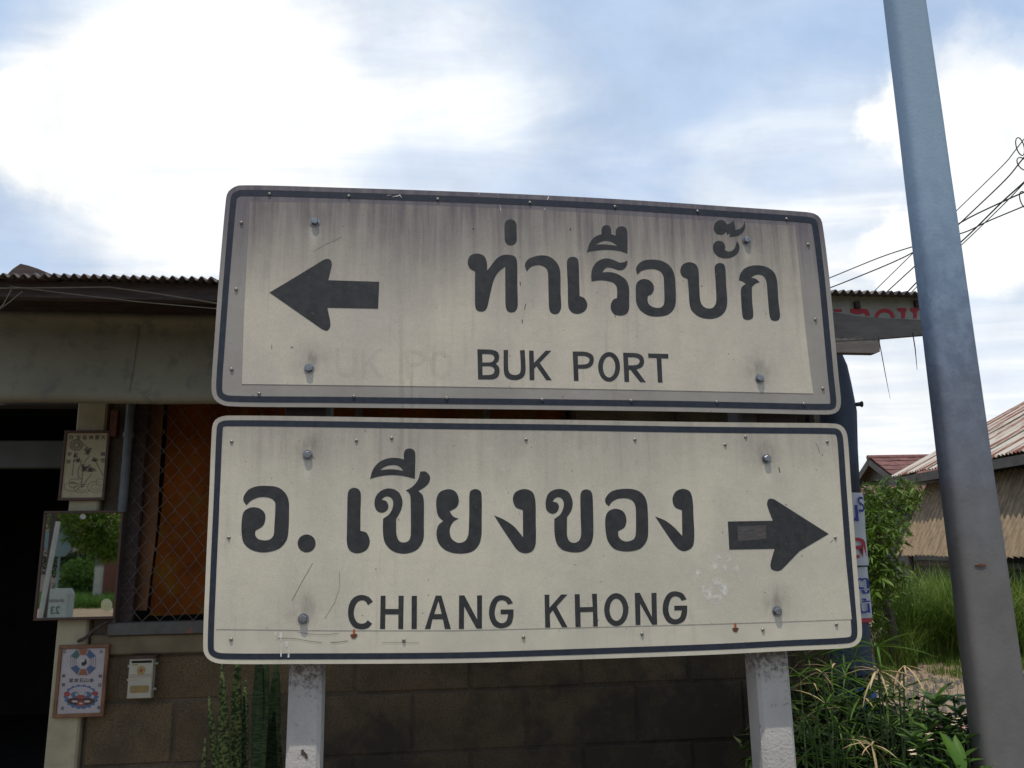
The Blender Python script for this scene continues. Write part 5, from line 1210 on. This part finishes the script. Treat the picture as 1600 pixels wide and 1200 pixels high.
def leafmass(name, centers, n, L, Wd, m, parent=None, drop=-.25, seed=1, tri=True):
    """many leaf faces spread in ellipsoids [(c, (rx,ry,rz))]"""
    rnd = random.Random(seed); vs = []; fs = []
    for k in range(n):
        c, r = centers[rnd.randrange(len(centers))]
        while True:
            v = Vector((rnd.uniform(-1, 1), rnd.uniform(-1, 1), rnd.uniform(-1, 1)))
            if .25 < v.length < 1: break
        p = Vector((c[0] + v.x * r[0], c[1] + v.y * r[1], c[2] + v.z * r[2]))
        d = Vector((rnd.uniform(-1, 1), rnd.uniform(-1, 1), rnd.uniform(-.7, .6) + drop)); M3 = basis(d, roll=rnd.uniform(-1.2, 1.2))
        l = L * rnd.uniform(.6, 1.25); w = Wd * rnd.uniform(.7, 1.2)
        b = len(vs)
        for q in ((0, 0, 0), (-w / 2, l * .45, w * .18), (0, l, -l * .15), (w / 2, l * .45, w * .18), (0, l * .45, 0)): vs.append(p + M3 @ Vector(q))
        fs += [(b, b + 4, b + 1), (b + 4, b + 2, b + 1), (b, b + 3, b + 4), (b + 4, b + 3, b + 2)]
    return MB().add(vs, fs).build(name, m, parent)
def blades(name, spots, hgt, wid, m, parent=None, seed=2, lean=.5, seg=4):
    rnd = random.Random(seed); vs = []; fs = []
    for (x, y, z) in spots:
        h = hgt * rnd.uniform(.55, 1.25); a = rnd.uniform(0, 2 * pi); ln = rnd.uniform(.15, 1) * lean
        dx, dy = cos(a), sin(a); sx_, sy_ = -dy, dx; w = wid * rnd.uniform(.6, 1.3); b = len(vs)
        for i in range(seg + 1):
            t_ = i / seg; o = ln * h * t_ * t_; zz = z + h * (t_ - .35 * ln * t_ * t_ * t_); ww = w * (1 - t_ ** 1.6) / 2 + .0003
            vs += [(x + dx * o - sx_ * ww, y + dy * o - sy_ * ww, zz), (x + dx * o + sx_ * ww, y + dy * o + sy_ * ww, zz)]
        fs += [(b + 2 * i, b + 2 * i + 1, b + 2 * i + 3, b + 2 * i + 2) for i in range(seg)]
    return MB().add(vs, fs).build(name, m, parent)
rnd = random.Random(11)
# mango tree beside the lane: trunk, limbs, crown of drooping leaf whorls
mt = G(1395, 1000, 10.5); MT = empty('mango_tree', (mt.x, mt.y, 0)); tag(MT, 'leafy green young mango tree between the banner and the lean-to', 'tree')
MB().tube([(0, 0, 0), (.03, .05, .5), (-.03, .1, 1.1), (.02, .1, 1.7)], [.07, .06, .05, .035], 10).build('trunk', M_bark, MT)
lb = MB()
for a, h_, l_ in ((.3, .9, .3), (2.2, 1.1, .5), (4.1, .8, .3), (3.3, 1.3, .5), (1.2, 1.4, .3)):
    lb.tube([(0, .08, h_), (cos(a) * l_ * .5, sin(a) * l_ * .5, h_ + .35), (cos(a) * l_, sin(a) * l_, h_ + .55)], [.03, .02, .01], 6)
lb.build('limb', M_bark, MT)
lf = [leaf_mesh('leaf', U(.12, .17), U(.03, .04), M_leafm, .2, .35) for _ in range(3)]
cl = [G(px, py, d) - Vector((mt.x, mt.y, 0)) for px, py, d in ((1365, 775, 10.6), (1400, 765, 11), (1360, 800, 10.3), (1385, 800, 10.4), (1420, 790, 11.2), (1372, 822, 10.1), (1396, 830, 10.2), (1363, 850, 10.0), (1385, 855, 10), (1372, 880, 9.9), (1392, 892, 9.9),
      (1377, 905, 9.8), (1400, 880, 10.2), (1368, 925, 9.8), (1382, 935, 9.9), (1405, 905, 10.3), (1410, 820, 10.9), (1352, 830, 10), (1365, 960, 9.9), (1378, 975, 10), (1352, 885, 10), (1440, 768, 11.6), (1358, 870, 10), (1390, 842, 10.1), (1430, 760, 11.3), (1345, 790, 10.4))]
for c in cl:
    for k in range(11):
        a = rnd.uniform(0, 2 * pi); d = Vector((cos(a), sin(a), rnd.uniform(-.7, .5)))
        M4 = basis(d, roll=rnd.uniform(-.5, .5)).to_4x4() @ Matrix.Scale(rnd.uniform(.75, 1.2), 4); M4.translation = c + d * .02
        inst('leaf', lf[k % 3], MT, M4)
o = leafmass('foliage', [((c.x + rnd.uniform(-.1, .1), c.y + .35, c.z), (.28, .35, .24)) for c in cl], 2400, .13, .035, M_leafm, MT, seed=5); tag(o, kind='stuff')
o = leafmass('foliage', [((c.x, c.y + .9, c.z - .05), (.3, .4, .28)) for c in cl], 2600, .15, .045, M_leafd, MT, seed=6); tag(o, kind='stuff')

def scatter(px0, px1, d0, d1, n, seed):
    rnd = random.Random(seed); out = []
    for _ in range(n):
        d = rnd.uniform(d0, d1); p = G(rnd.uniform(px0, px1), 1000, d); out.append((p.x, p.y, 0))
    return out
o = blades('tall_grass', [q for q in scatter(1400, 1720, 10.6, 14.2, 15000, 3) if nz(q[0], q[1], 1.1, 1) > -.05 + (12 - q[1]) * .05], 1.15, .017, M_grass, seed=4, lean=1.15); tag(o, 'tall arching grass in front of the lean-to', kind='stuff')
o = blades('tall_grass', scatter(1365, 1430, 10.3, 11.3, 700, 13), .6, .010, M_grass, seed=14, lean=.9); tag(o, 'shorter grass at the foot of the mango tree', kind='stuff')
o = blades('verge_grass', [q for q in scatter(1370, 1750, 9.5, 11.0, 5000, 8) if nz(q[0], q[1], 1.7, 1) > .02], .15, .007, M_grass, seed=9, lean=.8); tag(o, 'short weeds along the path edge', kind='stuff')
o = blades('verge_grass', scatter(1340, 1520, 8.3, 9.7, 260, 18), .09, .006, M_grass, seed=19, lean=.8); tag(o, 'sparse weeds on the bare earth', kind='stuff')
o = blades('yard_grass', [(U(5.2, 10), U(3.5, 9.5), 0) for _ in range(5200)], .22, .008, M_grass, seed=29, lean=.8); tag(o, 'grass right of the utility pole', kind='stuff')
rnd = random.Random(77)
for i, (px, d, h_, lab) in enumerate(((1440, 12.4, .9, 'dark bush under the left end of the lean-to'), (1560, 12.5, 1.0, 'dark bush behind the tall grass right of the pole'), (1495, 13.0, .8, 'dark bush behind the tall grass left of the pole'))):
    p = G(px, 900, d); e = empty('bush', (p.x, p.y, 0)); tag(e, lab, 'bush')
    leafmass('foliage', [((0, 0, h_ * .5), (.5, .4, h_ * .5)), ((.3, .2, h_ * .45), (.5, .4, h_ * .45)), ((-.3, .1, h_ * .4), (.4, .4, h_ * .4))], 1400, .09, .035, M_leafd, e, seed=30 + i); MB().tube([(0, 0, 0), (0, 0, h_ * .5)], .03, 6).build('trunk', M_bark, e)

pb_ = MB(); rp = random.Random(9)
for _ in range(260):
    d = rp.uniform(6.5, 10.5); p = G(rp.uniform(1340, 1560), 1000, d); r = rp.uniform(.012, .05); z = .0
    vs_ = [(p.x + r * cos(k * pi / 3) * rp.uniform(.7, 1.1), p.y + r * sin(k * pi / 3) * rp.uniform(.7, 1.1), z) for k in range(6)]
    pb_.add(vs_ + [(p.x, p.y, z + r * rp.uniform(.4, .8) + .03)], [(k, (k + 1) % 6, 6) for k in range(6)])
o = pb_.build('path_stones', M_gable); tag(o, 'small stones and clods scattered on the dirt path', kind='stuff')
# umbrella sedge, near, right of the right post
sl_m = [leaf_mesh('leaf', .165, .0085, M_sedge, .3, .22, 4), leaf_mesh('leaf', .135, .007, M_sedge, .3, .5, 4), leaf_mesh('leaf', .19, .0095, M_sedge, .3, .05, 4)]
dl_m = [leaf_mesh('leaf', .135, .009, M_dry, .3, .35, 4), leaf_mesh('leaf', .11, .008, M_dry, .3, .55, 4)]
def umbel(root, base, top, nl, dry=False, tilt=.25, scale=1):
    rnd2 = random.Random(int(top.x * 9999) + int(top.z * 777)); o = root.location
    mid = base.lerp(top, .55) + Vector((rnd2.uniform(-.04, .04), rnd2.uniform(-.04, .04), 0))
    st = MB().tube([base - o, mid - o, top - o], [.0045, .004, .003], 6).build('stem', M_stem, root)
    for k in range(nl):
        a = 2 * pi * k / nl + rnd2.uniform(-.25, .25); d = Vector((cos(a), sin(a), rnd2.uniform(-.35, .75) if not dry else rnd2.uniform(-.9, .5)))
        M4 = basis(d).to_4x4() @ Matrix.Scale(rnd2.uniform(.7, 1.15) * scale, 4); M4.translation = top - o
        inst('leaf', dl_m[k % 2] if (dry or rnd2.random() < .07) else sl_m[k % 3], st, M4)
def sedge(spots, base_px, D, label):
    b = G(base_px, 1100, D); root = empty('umbrella_sedge', (b.x, b.y, 0)); tag(root, label, 'plant', 'umbrella sedge clumps beside the right post')
    for px, py, dd, nl, dry, sc in spots:
        top = G(px, py, dd); base = Vector((b.x + (top.x - b.x) * .35, b.y + (top.y - b.y) * .35, 0)); umbel(root, base, top, nl, dry, scale=sc)
sedge([(1370, 1010, 3.3, 14, False, 1.15), (1373, 1049, 3.2, 11, True, 1.1), (1412, 1040, 3.25, 9, True, 1.0), (1345, 1090, 3.3, 14, False, 1.1), (1385, 1092, 3.25, 12, False, 1), (1362, 1165, 3.1, 10, True, 1.0), (1405, 1078, 3.3, 13, False, .9), (1395, 1135, 3.4, 14, False, 1), (1330, 1150, 3.3, 13, False, 1), (1425, 1120, 3.5, 14, False, 1), (1370, 1190, 3.3, 12, False, 1)], 1380, 3.4, 'sedge clump with straw coloured dried umbels below the board corner')
sedge([(1300, 1045, 3.6, 14, False, 1.0), (1322, 1062, 3.5, 14, False, 1.1), (1270, 1068, 3.6, 13, False, 1), (1290, 1100, 3.4, 14, False, 1), (1262, 1120, 3.3, 12, False, 1), (1310, 1130, 3.4, 14, False, 1), (1275, 1165, 3.3, 14, False, 1), (1255, 1185, 3.2, 12, False, 1), (1318, 1190, 3.2, 14, False, 1), (1285, 1052, 3.3, 7, True, .8), (1250, 1055, 3.7, 12, False, 1)], 1290, 3.5, 'green sedge clump immediately right of the right sign post')
sedge([(1335, 1030, 4.1, 14, False, 1.2), (1300, 1015, 4.2, 14, False, 1.2), (1262, 1030, 4.2, 14, False, 1.2), (1360, 1075, 4.0, 14, False, 1.2), (1250, 1090, 4.2, 12, False, 1.2), (1320, 1100, 4.1, 14, False, 1.2), (1440, 1105, 3.9, 12, False, 1.1), (1410, 1165, 3.8, 12, False, 1.1)], 1320, 4.0, 'taller darker sedge clump standing against the banner foot')
b = G(1330, 1150, 4.0)
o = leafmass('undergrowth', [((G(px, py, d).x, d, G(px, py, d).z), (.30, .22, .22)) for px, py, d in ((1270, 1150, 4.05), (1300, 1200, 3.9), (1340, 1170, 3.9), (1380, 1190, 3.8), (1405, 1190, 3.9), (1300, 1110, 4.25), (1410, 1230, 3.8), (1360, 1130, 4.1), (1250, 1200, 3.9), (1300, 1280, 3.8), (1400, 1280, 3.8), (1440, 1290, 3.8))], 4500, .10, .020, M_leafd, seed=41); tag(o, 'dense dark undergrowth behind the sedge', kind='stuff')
o = blades('undergrowth_grass', [(U(1.55, 2.6), U(3.2, 4.1), 0) for _ in range(1500)], .75, .008, M_leafd, seed=42, lean=.5); tag(o, 'dark grass blades among the sedge', kind='stuff')

o = leafmass('undergrowth', [((G(px, py, d).x, d, G(px, py, d).z), (.14, .16, .10)) for px, py, d in ((1440, 1150, 3.5), (1475, 1150, 3.5), (1505, 1145, 3.5), (1455, 1190, 3.4), (1495, 1190, 3.4), (1430, 1215, 3.4), (1470, 1240, 3.3), (1510, 1240, 3.3), (1460, 1300, 3.3), (1500, 1300, 3.3))], 1300, .07, .026, M_leafd, seed=44); tag(o, 'broad leaved undergrowth at the pole foot', kind='stuff')
# euphorbia shrubs with leaf rosettes
em = [leaf_mesh('leaf', .075, .028, M_euph, .18, .1, 5), leaf_mesh('leaf', .065, .024, M_euph, .2, .3, 5)]
el = leaf_mesh('leaf', .14, .045, mat('bright_leaf', (.05, .12, .015), (.09, .17, .02), 9, rough=.45, trans=.2), .2, .2, 6)
def rosettes(spots, base_px, D, label, flowers=()):
    b = G(base_px, 1100, D); root = empty('flowering_shrub', (b.x, b.y, 0)); tag(root, label, 'shrub', 'broad leaved shrubs left of the utility pole'); o = root.location
    for i, (px, py, dd, n, up, sc) in enumerate(spots):
        top = G(px, py, dd); rnd2 = random.Random(i * 7 + int(px))
        st = MB().tube([Vector((b.x + (top.x - b.x) * .3, b.y, 0)) - o, top.lerp(Vector((b.x, b.y, 0)), .4) - o + Vector((.02, 0, .05)), top - o], [.006, .005, .004], 6).build('stem', M_stem, root)
        for k in range(n):
            a = k * 2.4 + rnd2.uniform(-.2, .2); d = Vector((cos(a), sin(a), up + rnd2.uniform(-.3, .3)))
            M4 = basis(d).to_4x4() @ Matrix.Scale(sc * rnd2.uniform(.8, 1.15), 4); M4.translation = top - o + Vector((0, 0, -.004 * k))
            inst('leaf', em[k % 2], st, M4)
    for px, py, dd, m in flowers:
        c = G(px, py, dd) - o; b_ = MB()
        for k in range(4):
            cc = c + Vector((U(-.014, .014), U(-.01, .01), U(-.01, .01)))
            for q in range(2):
                a = q * pi + U(-.4, .4); d = Vector((cos(a), -.6, sin(a))); M3 = basis(d)
                b_.add([cc, cc + M3 @ Vector((-.008, .007, 0)), cc + M3 @ Vector((0, .014, .002)), cc + M3 @ Vector((.008, .007, 0))], [(0, 1, 2, 3)])
        b_.build('flower', m, root)
rosettes([(1462, 1093, 3.25, 9, .8, 1.15), (1452, 1112, 3.2, 9, .2, 1.1), (1490, 1088, 3.3, 8, .1, 1.0), (1478, 1120, 3.3, 9, .5, .9), (1500, 1110, 3.2, 7, .6, 1), (1440, 1140, 3.3, 8, .3, .8)], 1470, 3.35, 'taller broad leaved shrub with a dark upright rosette in front of the path', ((1493, 1126, 3.1, M_flow), (1506, 1135, 3.1, M_flowp), (1470, 1132, 3.2, M_flowp)))
rosettes([(1425, 1150, 3.1, 9, .6, .9), (1450, 1142, 3.15, 9, .9, .9), (1512, 1150, 3.05, 9, .5, 1), (1478, 1140, 3.2, 9, .7, .9), (1436, 1168, 3.05, 8, .7, .9), (1468, 1165, 3.15, 9, .6, 1), (1490, 1160, 3.1, 9, .9, 1.05), (1458, 1195, 3.0, 9, .4, 1), (1500, 1190, 3.0, 8, .8, 1.1), (1480, 1215, 2.95, 9, .6, 1), (1420, 1200, 3.1, 8, .6, .8), (1445, 1225, 3.0, 9, .5, 1)], 1465, 3.1, 'lower broad leaved shrub with small pale flowers at the pole foot', ((1420, 1174, 3.0, M_flow), (1452, 1150, 3.1, M_flow)))
cr = G(1503, 1210, 2.95); CRt = empty('leafy_seedling', (cr.x, cr.y, 0)); tag(CRt, 'bright green large leaved seedling against the left edge of the utility pole', 'plant')
MB().tube([(0, 0, 0), (.01, 0, .4), (0, 0, cr.z)], .007, 6).build('stem', M_stem, CRt)
for k, (a, u_) in enumerate(((1.9, 1.6), (1.2, 1.9), (2.7, .7), (4.6, .7), (5.8, .9), (.3, .8))):
    M4 = basis(Vector((cos(a) * .6, sin(a) * .6, u_))).to_4x4(); M4.translation = Vector((0, 0, cr.z - .015 * k)); inst('leaf', el, CRt, M4)

# snake plant behind the left post
def snake_leaf(root, tip, bas, w, i):
    rnd2 = random.Random(i); o = root.location; n = 10; vs = []; fs = []
    tw = rnd2.uniform(-.5, .5)
    for j in range(n + 1):
        t_ = j / n; p = bas.lerp(tip, t_) + Vector((sin(t_ * 3 + i) * .010, sin(t_ * 2 + i) * .012, 0)) - o
        ww = w / 2 * (.75 + .35 * sin(t_ * 2.2)) * (1 if t_ < .82 else max(.03, (1 - t_) / .18) ** .6); a = tw * t_
        for s, f in ((-1, -.22), (-.5, -.05), (0, .0), (.5, -.05), (1, -.22)): vs.append(p + Vector((s * ww * cos(a), s * ww * sin(a) + f * ww, 0)))
    for j in range(n):
        for k in range(4): q = j * 5 + k; fs.append((q, q + 1, q + 6, q + 5))
    me = MB().add(vs, fs).mesh('leaf', M_snaked if i in (4, 5, 8, 9, 10) else M_snake, True); ob = inst('leaf', me, root)
    md = ob.modifiers.new('s', 'SOLIDIFY'); md.thickness = .003
K7 = (300, 1000, 3.478)
sp = G(375, 1200, 3.35); SP = empty('snake_plant', (sp.x, sp.y, 0)); tag(SP, 'clump of upright mottled snake plant leaves left of the left sign post', 'plant')
for i, (tx, ty, bx, w) in enumerate(((155, 130, 200, 46), (100, 305, 225, 44), (268, 20, 262, 48), (300, 215, 318, 50), (400, 60, 372, 66), (445, 90, 418, 64), (465, 480, 455, 36), (75, 535, 45, 28), (385, -20, 365, 60))):
    dd = 3.25 + (i % 4) * .07
    tip = G(K7[0] + tx / K7[2], K7[1] + ty / K7[2], dd); b_ = G(K7[0] + bx / K7[2], 1200, dd); b_ = b_ + (b_ - tip) * .35; b_.z = .0
    snake_leaf(SP, tip, b_, w / K7[2] * dd / FPX, i)

# ================================================================== ACROSS THE ROAD (seen in the mirror)
mp0 = HS.world(MIR[0], -.054, MIR[1]); mn = -FV
def MV(px, py, dist):
    r = ray(px, py); P = CAM + r * (dist / r.y); return P - mn * (2 * (P - mp0).dot(mn))
def MD(v): return v - mn * (2 * v.dot(mn))
vx = MD(Vector((1, 0, 0))); vy = MD(Vector((0, 1, 0)))
yaw = math.atan2(-vx.y, -vx.x)            # objects whose local -y faces the mirror
rc_ = MV(125, 955, 22.0); rd = bpy.data.objects
rb = MB(); rb.add([tuple(rc_ + vx * a + vy * b - Vector((0, 0, rc_.z + .012))) for a, b in ((-30, -1.3), (30, -1.3), (30, 3.2), (-30, 3.2))], [(0, 1, 2, 3)]); ro = rb.build('road', M_soil); tag(ro, kind='structure')
# kilometre stone
ks = MV(92, 960, 19.5); KS = empty('kilometre_stone', (ks.x, ks.y, 0), yaw); tag(KS, 'whitewashed kilometre stone marked 23 across the road, seen in the mirror', 'milestone')
M_ks = mat('whitewash', (.55, .54, .50), (.45, .44, .41), 6, rough=.9)
MB().prism([[(-.24, 0), (.24, 0), (.24, .66), (.17, .78), (-.17, .78), (-.24, .66)]], -.17, .17, back=True).build('body', M_ks, KS)
text_obj('lettering', '23', .17, 0, .30, -.173, M_ink, KS); text_obj('lettering', 'เชียงของ', .09, 0, .52, -.173, M_ink, KS, w=.38)
oc = MV(94, 843, 21.0); OS = empty('octagonal_sign', (oc.x, oc.y, 0), yaw); tag(OS, 'grey back of an octagonal road sign across the road, seen in the mirror', 'road sign')
MB().prism([[(.44 * cos(pi / 8 + k * pi / 4), oc.z + .46 * sin(pi / 8 + k * pi / 4)) for k in range(8)]], -.003, .003, back=True).build('plate', M_grey, OS)
MB().tube([(0, .04, 0), (0, .04, oc.z + .3)], .03, 8).build('post', M_grey, OS)
a_, b_ = MV(91, 815, 12.0), MV(64, 958, 12.0)
d_ = (a_ - b_); bb = b_ - d_ * (b_.z / d_.z); LPo = empty('leaning_pole', tuple(bb)); tag(LPo, 'leaning white painted pole across the yard, seen in the mirror', 'pole')
MB().tube([(0, 0, 0), tuple(a_ - bb)], .035, 8).build('shaft', M_ks, LPo)
for px, lab in ((75, 'dark wooden pole at the left edge of the mirror reflection'),):
    p = MV(px, 900, 16.0); e = empty('wooden_pole', (p.x, p.y, 0)); tag(e, lab, 'pole'); MB().tube([(0, 0, 0), (0, 0, 3.6)], .055, 8).build('shaft', M_woodd, e)
p = MV(154, 900, 27); e = empty('gate_post', (p.x, p.y, 0), yaw); tag(e, 'grey concrete gate post by the brick wall, seen in the mirror', 'post'); MB().box(-.10, .10, -.10, .10, 0, 1.75, .01).build('shaft', M_post, e); MB().box(-.12, .12, -.12, .12, 1.751, 1.82).build('cap', M_post, e)
p = MV(200, 900, 28); e = empty('brick_wall', (p.x, p.y, 0), yaw); tag(e, 'red brown garden wall across the road, seen in the mirror', 'wall'); MB().box(-.0, .12 + .9, 0, .12, 0, 1.7).build('panel', M_brick, e)
MB().box(-.9, -.001, 0, .12, 0, 1.7).build('panel', M_brick, e)
p = MV(150, 850, 36); e = empty('pink_house', (p.x, p.y, 0), yaw); tag(e, 'pale pink plastered house across the road, seen in the mirror', 'house'); MB().box(-4.5, 4, 0, 5, 0, 3.6).build('wall', M_pink, e); MB().prism([[(-5, 3.6), (4.5, 3.6), (-.2, 5.2)]], -.4, 5.4, back=True).build('roof', M_tile, e)
def mtree(px, d, base, crown, n, lab, m, L=.16, Wd=.06, nm='tree', cat='tree', seed=50, tr=.12):
    p = MV(px, 880, d); e = empty(nm, (p.x, p.y, 0)); tag(e, lab, cat)
    if tr: MB().tube([(0, 0, 0), (.1, 0, base * .5), (0, .1, base)], [tr, tr * .8, tr * .5], 8).build('trunk', M_bark, e)
    cs = []
    for cpx, cpy, r in crown: c = MV(cpx, cpy, d); cs.append(((c.x - p.x, c.y - p.y, c.z), (r, r, r * .7)))
    leafmass('crown', cs, n, L, Wd, m, e, seed=seed)
mtree(215, 20, 3.2, ((120, 805, .8), (150, 815, .8), (135, 838, .45), (160, 845, .5), (180, 805, .8), (110, 795, .8), (100, 775, 1), (150, 780, 1.2), (200, 770, 1.4), (215, 810, 1.0), (172, 860, .35)), 5200, 'broad tree with hanging branches across the road, seen in the mirror', M_leafm, .2, .05)
mtree(122, 29, .6, ((115, 897, .6), (130, 890, .7), (142, 903, .55), (108, 915, .5), (125, 918, .6)), 4200, 'rounded bright green bush across the road, seen in the mirror', M_leafl, .12, .05, 'bush', 'bush', 51, .04)
mtree(110, 32, .8, ((100, 880, .7), (115, 872, .6), (130, 872, .6), (142, 876, .6), (85, 880, .8), (70, 870, .9)), 3000, 'dark clipped hedge behind the bright bush, seen in the mirror', M_leafd, .14, .06, 'hedge', 'hedge', 52, .05)
gp = []
for _ in range(5000):
    q = MV(U(60, 200), 930, U(24.5, 29.5)); gp.append((q.x, q.y, 0))
o = blades('roadside_grass', gp, .35, .03, M_leafl, seed=53, lean=.7); tag(o, 'grass verge across the road, seen in the mirror', kind='stuff')
# tree line further off in every direction, so that the land has an edge
rnd = random.Random(5)
cs = []
for i in range(70):
    a = rnd.uniform(0, 2 * pi); d = rnd.uniform(90, 150)
    if abs(math.atan2(sin(a) , cos(a)) ) > 9: continue
    cs.append(((cos(a) * d, sin(a) * d, 1.2), (9, 9, 2.6)))
o = leafmass('distant_woods', cs, 16000, 1.6, 1.0, M_leafd, seed=60); tag(o, 'low distant line of trees around the village', kind='stuff')
